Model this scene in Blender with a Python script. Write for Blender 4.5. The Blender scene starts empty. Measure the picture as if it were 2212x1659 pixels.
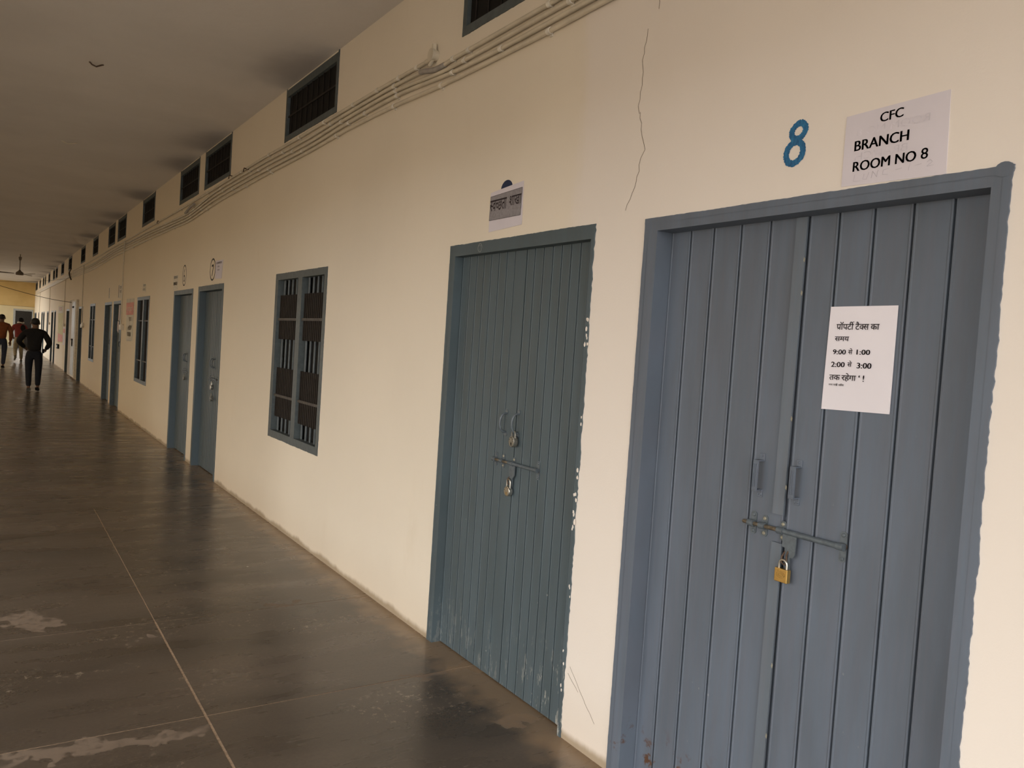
import bpy, bmesh, math, random
from mathutils import Vector, Matrix
random.seed(7)
sc = bpy.context.scene
COL = sc.collection
PI = math.pi

# ------------------------------------------------------------------ camera, sky, exposure
F, YAW, PITCH, ROLL, D, H = 1719.0, 0.58238952, -0.04022331, 0.06569749, 1.9718, 1.5344
cam = bpy.data.cameras.new('camera'); camo = bpy.data.objects.new('camera', cam); COL.objects.link(camo)
cam.sensor_fit = 'HORIZONTAL'; cam.sensor_width = 36.0; cam.lens = 36.0 * F / 2212.0
cam.clip_start = .05; cam.clip_end = 300
cy, sy = math.cos(YAW), math.sin(YAW)
fwd = Vector((sy * math.cos(PITCH), cy * math.cos(PITCH), math.sin(PITCH)))
r0 = Vector((cy, -sy, 0)); u0 = r0.cross(fwd)
rr = r0 * math.cos(ROLL) + u0 * math.sin(ROLL); uu = -r0 * math.sin(ROLL) + u0 * math.cos(ROLL)
M = Matrix((rr, uu, -fwd)).transposed().to_4x4(); M.translation = Vector((-D, 0, H))
camo.matrix_world = M
sc.camera = camo

w = bpy.data.worlds.new('sky'); sc.world = w; w.use_nodes = True
bg = w.node_tree.nodes['Background']; bg.inputs['Color'].default_value = (1.0, 0.985, 0.965, 1)
bg.inputs['Strength'].default_value = 1.0
sc.view_settings.view_transform = 'Standard'; sc.view_settings.look = 'None'
sc.view_settings.gamma = 1; sc.view_settings.use_curve_mapping = False
sc.view_settings.exposure = 2.08

# ------------------------------------------------------------------ materials
def nmat(name, rough=.6, spec=.5, metal=0.):
    m = bpy.data.materials.new(name); m.use_nodes = True
    b = m.node_tree.nodes['Principled BSDF']
    b.inputs['Roughness'].default_value = rough; b.inputs['Metallic'].default_value = metal
    b.inputs['Specular IOR Level'].default_value = spec
    return m, m.node_tree, b
def nd(t, typ, **kw):
    n = t.nodes.new(typ)
    for k, v in kw.items(): setattr(n, k, v)
    return n
def pos(t, scale=(1, 1, 1)):
    g = nd(t, 'ShaderNodeNewGeometry'); mp = nd(t, 'ShaderNodeMapping'); mp.inputs['Scale'].default_value = scale
    t.links.new(g.outputs['Position'], mp.inputs['Vector']); return mp.outputs['Vector']
def noise(t, vec, scale, detail=4, rough=.55, dist=0.):
    n = nd(t, 'ShaderNodeTexNoise'); n.inputs['Scale'].default_value = scale; n.inputs['Detail'].default_value = detail
    n.inputs['Roughness'].default_value = rough; n.inputs['Distortion'].default_value = dist
    t.links.new(vec, n.inputs['Vector']); return n.outputs['Fac']
def ramp(t, fac, a, b, lo=0., hi=1.):
    n = nd(t, 'ShaderNodeMapRange'); n.interpolation_type = 'SMOOTHSTEP'
    n.inputs['From Min'].default_value = a; n.inputs['From Max'].default_value = b
    n.inputs['To Min'].default_value = lo; n.inputs['To Max'].default_value = hi
    t.links.new(fac, n.inputs['Value']); return n.outputs['Result']
def c4(c): return (c[0], c[1], c[2], 1)
def mix(t, fac, a, b, mode='MIX'):
    n = nd(t, 'ShaderNodeMix', data_type='RGBA', blend_type=mode)
    if isinstance(fac, (int, float)): n.inputs['Factor'].default_value = fac
    else: t.links.new(fac, n.inputs['Factor'])
    for s, v in (('A', a), ('B', b)):
        i = [x for x in n.inputs if x.name == s and x.type == 'RGBA'][0]
        if isinstance(v, tuple): i.default_value = c4(v)
        else: t.links.new(v, i)
    return [o for o in n.outputs if o.type == 'RGBA'][0]
def math_(t, op, a, b=None):
    n = nd(t, 'ShaderNodeMath', operation=op)
    for i, v in enumerate((a, b)):
        if v is None: continue
        if isinstance(v, (int, float)): n.inputs[i].default_value = v
        else: t.links.new(v, n.inputs[i])
    return n.outputs[0]
def bump(t, b, h, strength=.2, dist=.01):
    n = nd(t, 'ShaderNodeBump'); n.inputs['Strength'].default_value = strength; n.inputs['Distance'].default_value = dist
    t.links.new(h, n.inputs['Height']); t.links.new(n.outputs['Normal'], b.inputs['Normal'])
def plain(name, c, rough=.6, spec=.4, metal=0., var=.12, scale=25, bmp=0.):
    m, t, b = nmat(name, rough, spec, metal)
    f = noise(t, pos(t), scale)
    d = tuple(x * (1 - var) for x in c); e = tuple(min(1, x * (1 + var)) for x in c)
    t.links.new(mix(t, ramp(t, f, .3, .7), d, e), b.inputs['Base Color'])
    if bmp: bump(t, b, f, bmp, .004)
    return m
def sep(t, vec):
    s = nd(t, 'ShaderNodeSeparateXYZ'); t.links.new(vec, s.inputs[0]); return s.outputs
def blob(t, vec, cx, cy_, rx, ry, soft=.35):
    """an irregular patch on the floor or ceiling: 1 inside, 0 outside"""
    s = sep(t, vec)
    a = math_(t, 'MULTIPLY', math_(t, 'SUBTRACT', s[0], cx), 1 / rx); b = math_(t, 'MULTIPLY', math_(t, 'SUBTRACT', s[1], cy_), 1 / ry)
    d = math_(t, 'SQRT', math_(t, 'ADD', math_(t, 'MULTIPLY', a, a), math_(t, 'MULTIPLY', b, b)))
    return ramp(t, d, 1 - soft, 1, 1, 0)

def wall_mat(name, base, low=None):
    m, t, b = nmat(name, .75, .25)
    p = pos(t)
    f = noise(t, p, .8, 5); f2 = noise(t, pos(t, (1, 1, .35)), 3.0, 6, .6); f3 = noise(t, p, 120, 3)
    c = mix(t, ramp(t, f, .35, .7), tuple(x * .95 for x in base), base)
    c = mix(t, ramp(t, f2, .58, .8, 0, .35), c, tuple(x * k for x, k in zip(base, (.84, .80, .74))))
    sx = sep(t, p); z = sx[2]
    # newer, greyer plaster round the corner by the wide door, painted whiter to carry the near daylight
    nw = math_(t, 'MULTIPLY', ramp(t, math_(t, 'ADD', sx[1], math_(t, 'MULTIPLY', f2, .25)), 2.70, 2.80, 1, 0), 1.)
    c = mix(t, ramp(t, sx[1], 2.5, 12, 0, .55), c, tuple(x * k for x, k in zip(base, (.98, .93, .80))))  # older distemper's yellow, deepened with distance to carry the warmer far light
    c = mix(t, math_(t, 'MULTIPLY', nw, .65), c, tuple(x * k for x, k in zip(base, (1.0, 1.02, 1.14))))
    # dust splashed along the foot of the wall
    g = math_(t, 'SUBTRACT', z, math_(t, 'MULTIPLY', f2, .10))
    c = mix(t, ramp(t, g, -.035, .0, .9, 0), c, (.30, .23, .15))
    c = mix(t, ramp(t, g, -.02, .32, .22, 0), c, (.55, .42, .28))
    t.links.new(c, b.inputs['Base Color'])
    h = math_(t, 'ADD', math_(t, 'MULTIPLY', f, 1.0), math_(t, 'MULTIPLY', f3, .04))
    bump(t, b, h, .35, .03)
    return m
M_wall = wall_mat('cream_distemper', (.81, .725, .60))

def ceil_mat():
    m, t, b = nmat('ceiling_whitewash', .85, .2)
    p = pos(t); f = noise(t, p, 1.2, 4); base = (.67, .63, .59)
    c = mix(t, ramp(t, f, .3, .7), tuple(x * .93 for x in base), base)
    # soot blown out of the ventilators under the slab
    s = sep(t, p)
    tot = None
    for y0, y1 in VENTS:
        a = math_(t, 'MULTIPLY', math_(t, 'SUBTRACT', s[1], (y0 + y1) / 2 + .1), 1 / ((y1 - y0) * .62))
        e = math_(t, 'MULTIPLY', s[0], 1 / .48)
        d = math_(t, 'SQRT', math_(t, 'ADD', math_(t, 'MULTIPLY', a, a), math_(t, 'MULTIPLY', e, e)))
        d = math_(t, 'ADD', d, math_(t, 'MULTIPLY', math_(t, 'SUBTRACT', f, .5), .8))
        k = ramp(t, d, .2, 1.0, .42, 0)
        tot = k if tot is None else math_(t, 'MAXIMUM', tot, k)
    c = mix(t, tot, c, (.22, .19, .18))
    t.links.new(c, b.inputs['Base Color'])
    bump(t, b, noise(t, p, 6, 4), .25, .02)
    return m

def floor_mat():
    m, t, b = nmat('polished_cement', .3, .5)
    p = pos(t)
    ps = pos(t, (.42, 1.5, 1))
    f = noise(t, ps, 1.3, 5, .55, .3); f2 = noise(t, ps, 4.2, 5, .55, .3); f3 = noise(t, p, 60, 3)
    c = mix(t, ramp(t, f, .3, .7), (.058, .045, .033), (.104, .080, .060))
    c = mix(t, ramp(t, f2, .40, .80, 0, .5), c, (.115, .092, .072))
    c = mix(t, ramp(t, f3, .35, .75, 0, .30), c, (.035, .026, .019))
    c = mix(t, ramp(t, noise(t, p, 130, 3, .7), .52, .75, 0, .30), c, (.17, .14, .11))
    # light flecks where the skin has come off, thicker in places
    fl = noise(t, p, 26, 8, .78); cl = noise(t, pos(t, (.7, 1.2, 1)), 1.9, 4)
    k = math_(t, 'MULTIPLY', ramp(t, fl, .555, .60), ramp(t, cl, .50, .62))
    k = math_(t, 'MULTIPLY', k, ramp(t, sep(t, p)[1], 4.5, 9, 1, 0))
    c = mix(t, math_(t, 'MULTIPLY', k, .75), c, (.25, .20, .15))
    # bare patches with shapes of their own
    wv = nd(t, 'ShaderNodeVectorMath', operation='ADD')
    nn = nd(t, 'ShaderNodeTexNoise'); nn.inputs['Scale'].default_value = 9; nn.inputs['Detail'].default_value = 5; t.links.new(p, nn.inputs['Vector'])
    sm = nd(t, 'ShaderNodeVectorMath', operation='MULTIPLY_ADD'); sm.inputs[1].default_value = (.30, .30, 0); sm.inputs[2].default_value = (-.15, -.15, 0)
    t.links.new(nn.outputs['Color'], sm.inputs[0]); t.links.new(p, wv.inputs[0]); t.links.new(sm.outputs[0], wv.inputs[1])
    wp = wv.outputs[0]; pat = None
    for (x, y, rx, ry) in ((-1.77, 4.70, .12, .17), (-1.70, 4.56, .07, .08), (-1.66, 3.16, .30, .060), (-1.36, 3.13, .16, .035), (-1.26, 4.22, .03, .06),
                           (.0, 3.23, .14, .05), (-.24, 3.24, .12, .03), (-.08, 2.66, .10, .05), (-.52, 4.46, .11, .03)):
        k = blob(t, wp, x, y, rx, ry, .25)
        pat = k if pat is None else math_(t, 'MAXIMUM', pat, k)
    pat = math_(t, 'MULTIPLY', pat, ramp(t, fl, .38, .52, .35, 1))
    c = mix(t, math_(t, 'MULTIPLY', pat, .75), c, (.20, .148, .108))
    # dust lying along the foot of the wall
    x = sep(t, wp)[0]
    c = mix(t, math_(t, 'MULTIPLY', ramp(t, x, -.22, -.02), .75), c, (.27, .185, .11))
    # sparse whitewash drops
    vo = nd(t, 'ShaderNodeTexVoronoi'); vo.inputs['Scale'].default_value = 9; t.links.new(p, vo.inputs['Vector'])
    dr = math_(t, 'MULTIPLY', ramp(t, vo.outputs['Distance'], .05, .09, 1, 0), ramp(t, noise(t, p, 2.3, 2), .60, .66))
    dr = math_(t, 'MULTIPLY', dr, ramp(t, sep(t, p)[0], -.9, -.5))
    c = mix(t, dr, c, (.5, .46, .38))
    t.links.new(c, b.inputs['Base Color'])
    rg = math_(t, 'ADD', ramp(t, f2, .3, .7, .24, .34), math_(t, 'MULTIPLY', pat, .4))
    t.links.new(rg, b.inputs['Roughness'])
    bump(t, b, math_(t, 'ADD', f2, math_(t, 'MULTIPLY', f3, .08)), .10, .008)
    return m

def paint(name, base, rust=0., drips=.0):
    m, t, b = nmat(name, .5, .35)
    p = pos(t); f = noise(t, pos(t, (1, 3.0, .5)), 3.2, 5, .6); f2 = noise(t, pos(t, (1, 14, .6)), 6, 4)
    c = mix(t, ramp(t, f, .3, .7), tuple(x * .90 for x in base), tuple(x * k for x, k in zip(base, (1.08, 1.10, 1.14))))
    c = mix(t, ramp(t, f2, .35, .7, 0, .30), c, tuple(x * k for x, k in zip(base, (1.15, .98, .95))))
    vo = nd(t, 'ShaderNodeTexVoronoi'); vo.inputs['Scale'].default_value = 26; vo.inputs['Randomness'].default_value = 1
    t.links.new(pos(t, (1, 1, .7)), vo.inputs['Vector'])
    z = sep(t, p)[2]
    k = math_(t, 'MULTIPLY', ramp(t, vo.outputs['Distance'], .05, .10, 1, 0), ramp(t, noise(t, p, 5, 2), .55, .62))
    k = math_(t, 'MULTIPLY', k, ramp(t, z, .05, 1.6, .35 + drips, .04))
    c = mix(t, k, c, (.36, .36, .33))
    if drips:
        g = math_(t, 'MULTIPLY', ramp(t, noise(t, pos(t, (1, 1, .35)), 30, 5, .7), .56, .62), ramp(t, z, .02, .42, 1, 0))
        g = math_(t, 'MULTIPLY', g, ramp(t, sep(t, p)[1], 2.5, 3.0, 1, .25))
        c = mix(t, g, c, (.34, .34, .31))
    if rust:
        g = math_(t, 'MULTIPLY', ramp(t, noise(t, p, 14, 6, .7), .56, .64), ramp(t, z, .10, .26, 1, 0))
        c = mix(t, g, c, (.10, .050, .028))
    t.links.new(c, b.inputs['Base Color'])
    t.links.new(ramp(t, f, .3, .7, .46, .58), b.inputs['Roughness'])
    bump(t, b, f2, .12, .002)
    return m
M_d8 = paint('slate_blue_enamel', (.120, .143, .175), rust=1)
M_d7 = paint('teal_grey_enamel', (.080, .106, .116), drips=.5)
M_strip = paint('lit_slate_enamel', (.132, .156, .182))  # door enamel lightened to stand for the light on the turned strip
M_far = paint('grey_blue_enamel', (.080, .105, .115))
M_frw = plain('window_enamel', (.085, .100, .102), .5, .35)
M_rust = plain('rusty_iron', (.10, .065, .045), .7, .3, .3, .4, 60)
M_bare = plain('worn_steel_rod', (.20, .165, .12), .45, .5, .6, .35, 80)
M_bolt = plain('painted_bolt', (.095, .115, .13), .4, .5, 0, .18, 60)
M_rivet = plain('bare_rivet_head', (.33, .31, .24), .4, .5, .3)
M_brass = plain('satin_brass', (.62, .40, .13), .32, .5, .85, .10, 40)
M_brassd = plain('stamped_brass', (.40, .27, .09), .4, .5, .8)
M_steel = plain('dull_nickel', (.50, .48, .43), .28, .5, .9, .15, 60)
M_oldlock = plain('tarnished_steel', (.23, .22, .19), .42, .5, .6, .25, 80)
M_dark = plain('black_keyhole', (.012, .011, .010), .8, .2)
M_brown = plain('dark_brown_slats', (.022, .017, .014), .7, .2)
M_paper = plain('white_paper', (.80, .76, .80), .8, .2, 0, .02, 4)
M_paper2 = plain('thin_lilac_paper', (.68, .63, .67), .8, .2, 0, .03, 6)
M_paperg = plain('grey_printed_ground', (.27, .25, .26), .8, .2, 0, .12, 90)
M_ink = plain('black_ink', (.03, .022, .025), .7, .2, 0, .1)
M_pencil = plain('pencil', (.42, .39, .41), .8, .2); M_faint = plain('faint_pencil', (.56, .52, .56), .8, .2)
M_ghost = plain('show_through', (.645, .60, .645), .8, .2)
M_pvc = plain('ivory_conduit', (.62, .55, .43), .5, .4, 0, .08, 9)
M_clip = plain('white_clip', (.74, .69, .60), .5, .4)
M_pvcg = plain('grey_flexible_conduit', (.34, .31, .28), .6, .3)
M_crack = plain('crack_shadow', (.16, .12, .08), .9, .1)
M_white = plain('white_switch', (.75, .72, .66), .5, .4)
M_pink = plain('faded_pink_print', (.72, .36, .32), .8, .2, 0, .15, 12)
M_poster = plain('pale_poster', (.66, .62, .53), .8, .2, 0, .06, 6)
M_postery = plain('yellow_green_print', (.62, .57, .33), .8, .2, 0, .10, 6)
M_grey = plain('grey_white_enamel', (.42, .43, .41), .5, .4)
M_beige = plain('beige_board', (.48, .42, .34), .7, .3)
M_wire = plain('black_cable', (.045, .035, .025), .6, .3)
M_fan = plain('brown_fan_enamel', (.20, .16, .12), .45, .4)
M_mortar = plain('sandy_joint_filler', (.30, .215, .145), .85, .2, 0, .25, 70, .3)
M_inside = plain('unlit_plaster', (.30, .27, .23), .9, .1)
M_ring = plain('black_signwriter_paint', (.03, .03, .025), .6, .3)
M_num = None
def num_mat():
    m, t, b = nmat('blue_brush_paint', .5, .4)
    f = noise(t, pos(t, (1, 2.5, 1)), 45, 5, .7)
    t.links.new(mix(t, ramp(t, f, .35, .65), (.012, .085, .20), (.03, .18, .36)), b.inputs['Base Color']); return m
M_num = num_mat()

# ------------------------------------------------------------------ mesh helpers
class MB:
    def __init__(s): s.v = []; s.f = []; s.m = []; s.mi = 0
    def add(s, vs, fs):
        n = len(s.v); s.v += [tuple(v) for v in vs]; s.f += [tuple(i + n for i in f) for f in fs]; s.m += [s.mi] * len(fs); return s
    def box(s, a, b):
        x0, y0, z0 = a; x1, y1, z1 = b
        return s.add([(x0, y0, z0), (x1, y0, z0), (x1, y1, z0), (x0, y1, z0), (x0, y0, z1), (x1, y0, z1), (x1, y1, z1), (x0, y1, z1)],
                     [(0, 3, 2, 1), (4, 5, 6, 7), (0, 1, 5, 4), (1, 2, 6, 5), (2, 3, 7, 6), (3, 0, 4, 7)])
    def prism(s, pts, x0, x1):
        """outline of (y,z) points pushed from x0 (front) to x1"""
        n = len(pts)
        return s.add([(x0, y, z) for y, z in pts] + [(x1, y, z) for y, z in pts],
                     [tuple(range(n)), tuple(range(2 * n - 1, n - 1, -1))] + [(i, i + n, (i + 1) % n + n, (i + 1) % n) for i in range(n)])
    def tube(s, pts, r, n=8, cap=True, r2=None):
        P = [Vector(p) for p in pts]; rings = []
        for i, p in enumerate(P):
            d = (P[min(i + 1, len(P) - 1)] - P[max(i - 1, 0)]).normalized()
            if i == 0: u = d.cross(Vector((0, 0, 1)) if abs(d.z) < .9 else Vector((1, 0, 0)))
            u = (u - d * u.dot(d)).normalized(); v = d.cross(u)     # carried along the path, so the tube never twists
            rad = r if r2 is None else r + (r2 - r) * i / (len(P) - 1)
            if isinstance(r, (list, tuple)): rad = r[i]
            rings.append([p + (u * math.cos(2 * PI * k / n) + v * math.sin(2 * PI * k / n)) * rad for k in range(n)])
        vs = [q for R in rings for q in R]; fs = []
        for i in range(len(P) - 1):
            for k in range(n): fs.append((i * n + k, i * n + (k + 1) % n, (i + 1) * n + (k + 1) % n, (i + 1) * n + k))
        if cap: fs += [tuple(range(n - 1, -1, -1)), tuple(range((len(P) - 1) * n, len(P) * n))]
        return s.add(vs, fs)
    def ring(s, c, ro, ri, x0, x1, n=40, sy_=1., a0=0, a1=2 * PI):
        """flat washer facing the corridor"""
        vs = []; full = abs(a1 - a0 - 2 * PI) < 1e-6; k = n if full else n + 1
        for i in range(k):
            a = a0 + (a1 - a0) * i / n
            for rad in (ro, ri):
                for x in (x0, x1): vs.append((x, c[0] + rad * math.cos(a) * sy_, c[1] + rad * math.sin(a)))
        fs = []
        for i in range(n):
            j = (i + 1) % k; A = 4 * i; B = 4 * j
            fs += [(A, B, B + 2, A + 2), (A + 1, A + 3, B + 3, B + 1), (A, A + 1, B + 1, B), (A + 2, B + 2, B + 3, A + 3)]
        return s.add(vs, fs)
    def disc(s, c, r, x0, x1, n=20, dome=0.):
        pts = [(c[0] + r * math.cos(2 * PI * i / n), c[1] + r * math.sin(2 * PI * i / n)) for i in range(n)]
        if not dome: return s.prism(pts, x0, x1)
        k = [(c[0] + .6 * (y - c[0]), c[1] + .6 * (z - c[1])) for y, z in pts]
        vs = [(x1, y, z) for y, z in pts] + [(x0, y, z) for y, z in pts] + [(x0 - dome, y, z) for y, z in k]
        fs = [tuple(range(n)), tuple(range(3 * n - 1, 2 * n - 1, -1))]
        for q in (0, 1): fs += [(q * n + i, q * n + (i + 1) % n, (q + 1) * n + (i + 1) % n, (q + 1) * n + i) for i in range(n)]
        return s.add(vs, fs)
    def build(s, name, mats, parent=None, smooth=False, kind=None):
        me = bpy.data.meshes.new(name); me.from_pydata(s.v, [], s.f)
        for m in (mats if isinstance(mats, (list, tuple)) else [mats]): me.materials.append(m)
        for p, i in zip(me.polygons, s.m): p.material_index = i
        bm = bmesh.new(); bm.from_mesh(me); bmesh.ops.recalc_face_normals(bm, faces=bm.faces); bm.to_mesh(me); bm.free()
        if smooth:
            for p in me.polygons: p.use_smooth = True
            try: me.set_sharp_from_angle(angle=math.radians(38))
            except Exception: pass
        return link(name, me, parent, kind)
def link(name, me, parent=None, kind=None, loc=None):
    o = bpy.data.objects.new(name, me); COL.objects.link(o)
    if parent is not None:
        o.parent = parent; o.matrix_parent_inverse = parent_mw(parent).inverted()
    if kind: o['kind'] = kind
    return o
def parent_mw(p):
    m = Matrix.LocRotScale(p.location, p.rotation_euler, p.scale)
    return (parent_mw(p.parent) @ p.matrix_parent_inverse @ m) if p.parent else m
def empty(name, loc=(0, 0, 0), kind=None, label=None, cat=None, group=None):
    o = bpy.data.objects.new(name, None); COL.objects.link(o); o.location = loc; o.empty_display_size = .1
    tag(o, label, cat, group, kind); return o
def tag(o, label=None, cat=None, group=None, kind=None):
    if label: o['label'] = label
    if cat: o['category'] = cat
    if group: o['group'] = group
    if kind: o['kind'] = kind
    return o
def bev(o, w, seg=2):
    b = o.modifiers.new('bevel', 'BEVEL'); b.width = w; b.segments = seg; b.limit_method = 'ANGLE'; b.angle_limit = math.radians(40); return o

# text laid on the wall side: u runs to the right in the view (-Y), v up (+Z)
_tm = {}
def bold(body, d=.05):
    """heavy lettering: the same outline struck four times side by side"""
    vs, fs = glyphs(body); V = []; Fs = []
    for k in range(4):
        n = len(V); V += [(a + d * k / 3, b) for a, b in vs]; Fs += [tuple(i + n for i in f) for f in fs]
    return V, Fs
def glyphs(body, shear=0., off=0.):
    k = (body, shear, off)
    if k in _tm: return _tm[k]
    c = bpy.data.curves.new('t', 'FONT'); c.body = body; c.size = 1; c.shear = shear; c.offset = off; c.resolution_u = 3
    o = bpy.data.objects.new('t', c); COL.objects.link(o)
    dg = bpy.context.evaluated_depsgraph_get()
    me = bpy.data.meshes.new_from_object(o.evaluated_get(dg))
    vs = [(v.co.x, v.co.y) for v in me.vertices]; fs = [tuple(p.vertices) for p in me.polygons]
    bpy.data.objects.remove(o); bpy.data.meshes.remove(me)
    _tm[k] = (vs, fs); return _tm[k]
def fitted(mb, vf, y0, z0, y1, z1, x, skew=0., mirror=False, th=None):
    """fit flat glyph mesh into the rectangle; y0 is the left (large Y) edge, y1 the right one; skew raises the right end"""
    vs, fs = vf
    if not vs: return
    a0 = min(v[0] for v in vs); a1 = max(v[0] for v in vs); b0 = min(v[1] for v in vs); b1 = max(v[1] for v in vs)
    out = []
    for a, b in vs:
        s = (a - a0) / (a1 - a0); q = (b - b0) / (b1 - b0)
        if mirror: s = 1 - s
        out.append((x, y0 + (y1 - y0) * s, z0 + (z1 - z0) * q + skew * s))
    mb.add(out, fs)
_base = {'प': .568, 'ट': .504, 'क': .762, 'स': .676, 'म': .598, 'य': .580, 'त': .570, 'र': .409, 'ह': .531, 'ग': .563, 'श': .680, 'ख': .818, 'व': .556, 'च': .634, 'छ': .701, 'न': .555, 'द': .52}
def deva(items, bold=.008):
    """lay out Devanagari: each item is a sign, or (sign, fraction kept) for a half letter, or a stroke list, or a gap"""
    V = []; Fs = []; x = 0.
    def put(vf, dx, clip=None):
        vs, fs = vf; n = len(V)
        if clip is None:
            V.extend((a + dx, b) for a, b in vs); Fs.extend(tuple(i + n for i in f) for f in fs); return
        bm = bmesh.new(); bv = [bm.verts.new((a, b, 0)) for a, b in vs]
        for f in fs:
            try: bm.faces.new([bv[i] for i in f])
            except Exception: pass
        bmesh.ops.bisect_plane(bm, geom=bm.verts[:] + bm.edges[:] + bm.faces[:], plane_co=(clip, 0, 0), plane_no=(1, 0, 0), clear_outer=True)
        bm.verts.index_update()
        V.extend((v.co.x + dx, v.co.y) for v in bm.verts); Fs.extend(tuple(v.index + n for v in f.verts) for f in bm.faces); bm.free()
    for it in items:
        if isinstance(it, (int, float)): x += it
        elif isinstance(it, str):
            put(glyphs(it, 0, bold), x)
            if it in _base: x += _base[it]
            elif it in 'ाीॉ': x += .259
        elif isinstance(it, tuple):
            wd = _base[it[0]] * it[1]; put(glyphs(it[0], 0, bold), x, wd); x += wd
        else:   # stroke: list of (dx, y) points relative to the pen
            pts = it; hw = .032; n = len(V)
            for i, (a, b) in enumerate(pts):
                p = pts[max(0, i - 1)]; q = pts[min(len(pts) - 1, i + 1)]
                dx, dy = q[0] - p[0], q[1] - p[1]; L = math.hypot(dx, dy)
                V.append((a + x - dy / L * hw, b + dx / L * hw)); V.append((a + x + dy / L * hw, b - dx / L * hw))
            for i in range(len(pts) - 1): Fs.append((n + 2 * i, n + 2 * i + 1, n + 2 * i + 3, n + 2 * i + 2))
    return V, Fs
def merge_runs(runs):
    V = []; Fs = []; x = 0.
    for vf, gap in runs:
        vs, fs = vf; m0 = min(v[0] for v in vs); n = len(V)
        V += [(a - m0 + x, b) for a, b in vs]; Fs += [tuple(i + n for i in f) for f in fs]
        x = max(v[0] for v in V) + gap
    return V, Fs
RA = [[(-.40, .08), (-.27, .16), (-.10, .27)]]           # foot stroke of pra
REPH = [[(-.02, .64), (-.10, .74), (-.06, .88), (.04, .92), (.10, .86)]]

# ------------------------------------------------------------------ the layout along the wall (metres from the camera's foot)
CH = 3.56; YN, YF = -6.0, 50.4; XL = -3.25; YR = -2.4
DOORS = [(.94, 2.182, 2.045), (2.469, 3.646, 2.057), (8.433, 9.602, 2.04), (9.90, 11.05, 2.03), (15.90, 17.08, 2.0), (17.35, 18.5, 2.0),
         (23.2, 24.3, 1.98), (27.25, 28.45, 1.95), (33.3, 34.1, 1.95), (34.7, 35.8, 1.95), (40.6, 41.6, 1.95), (42.05, 43.1, 1.95), (48.0, 48.95, 1.95), (49.1, 50.1, 1.95)]
WINS = [(5.44, 6.646, .704, 2.049), (12.94, 14.12, .665, 2.015), (20.28, 21.40, .675, 2.01), (37.7, 38.75, .66, 1.95), (45.0, 46.1, .66, 1.95)]
VENTS = [(1.0, 2.15), (2.50, 3.662), (5.44, 6.62), (8.39, 9.56), (9.86, 10.975), (12.85, 13.98), (15.83, 16.93), (17.33, 18.38), (20.27, 21.34), (23.2, 24.33), (27.25, 28.42),
         (30.3, 31.5), (33.3, 34.3), (34.75, 35.8), (37.65, 38.8), (40.6, 41.4), (42.0, 43.05), (45.0, 46.1), (48.0, 48.95), (49.1, 50.05)]
VZ0, VZ1 = 3.125, 3.558
M_ceil = ceil_mat(); M_floor = floor_mat()

# ------------------------------------------------------------------ structure
def wall_with_holes():
    holes = [(a, b, -1, z) for a, b, z in DOORS] + list(WINS) + [(a, b, VZ0, VZ1) for a, b in VENTS]
    e = .012
    hs = [(a + e, b - e, (-1 if z0 < 0 else z0 + e), z1 - e) for a, b, z0, z1 in holes]
    ys = sorted({YN, YF} | {v for h in hs for v in h[:2]}); zs = sorted({0., CH} | {v for h in hs for v in h[2:] if v > 0})
    mb = MB(); T = .24
    solid = {}
    for i in range(len(ys) - 1):
        for j in range(len(zs) - 1):
            yc, zc = (ys[i] + ys[i + 1]) / 2, (zs[j] + zs[j + 1]) / 2
            solid[i, j] = not any(h[0] < yc < h[1] and h[2] < zc < h[3] for h in hs)
    for (i, j), s in solid.items():
        if not s: continue
        y0, y1, z0, z1 = ys[i], ys[i + 1], zs[j], zs[j + 1]
        mb.add([(0, y0, z0), (0, y1, z0), (0, y1, z1), (0, y0, z1)], [(0, 1, 2, 3)])
        mb.add([(T, y0, z0), (T, y1, z0), (T, y1, z1), (T, y0, z1)], [(3, 2, 1, 0)])
        for (di, dj, q) in ((-1, 0, [(0, y0, z0), (0, y0, z1), (T, y0, z1), (T, y0, z0)]), (1, 0, [(0, y1, z0), (T, y1, z0), (T, y1, z1), (0, y1, z1)]),
                            (0, -1, [(0, y0, z0), (T, y0, z0), (T, y1, z0), (0, y1, z0)]), (0, 1, [(0, y0, z1), (0, y1, z1), (T, y1, z1), (T, y0, z1)])):
            if not solid.get((i + di, j + dj), False): mb.add(q, [(0, 1, 2, 3)])
    me = bpy.data.meshes.new('wall_right'); me.from_pydata(mb.v, [], mb.f); me.materials.append(M_wall)
    bm = bmesh.new(); bm.from_mesh(me); bmesh.ops.remove_doubles(bm, verts=bm.verts, dist=1e-5); bm.to_mesh(me); bm.free()
    return link('wall_right', me, None, 'structure')
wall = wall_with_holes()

# floor: a bed with poured slabs, joints filled with sandy mortar between them
flo = MB().box((XL - .25, YN, -.12), (4.2, YF + 7, -.0015)).build('floor', M_mortar, None, kind='structure')
g = .0055; JX = -1.2
cut = [YN, 2.07, 3.24, 4.415]
for i in range(3):
    a, b = cut[i] + g * .7, cut[i + 1] - g * .7
    for x0, x1 in ((JX + g, 4.2), (XL - .25, JX - g)):
        MB().box((x0, a, -.009), (x1, b, 0)).build('slab', M_floor, flo)
MB().box((JX + g * .6, 4.415 + g * .5, -.009), (4.2, 7.4, 0)).build('slab', M_floor, flo)
MB().box((XL - .25, 7.4, -.009), (4.2, 11.46, 0)).build('slab', M_floor, flo)
MB().box((XL - .25, 4.415 + g * .5, -.009), (JX - g * .6, 7.4, 0)).build('slab', M_floor, flo)
MB().box((XL - .25, 11.49, -.009), (4.2, YF + 7, 0)).build('slab', M_floor, flo)
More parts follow.
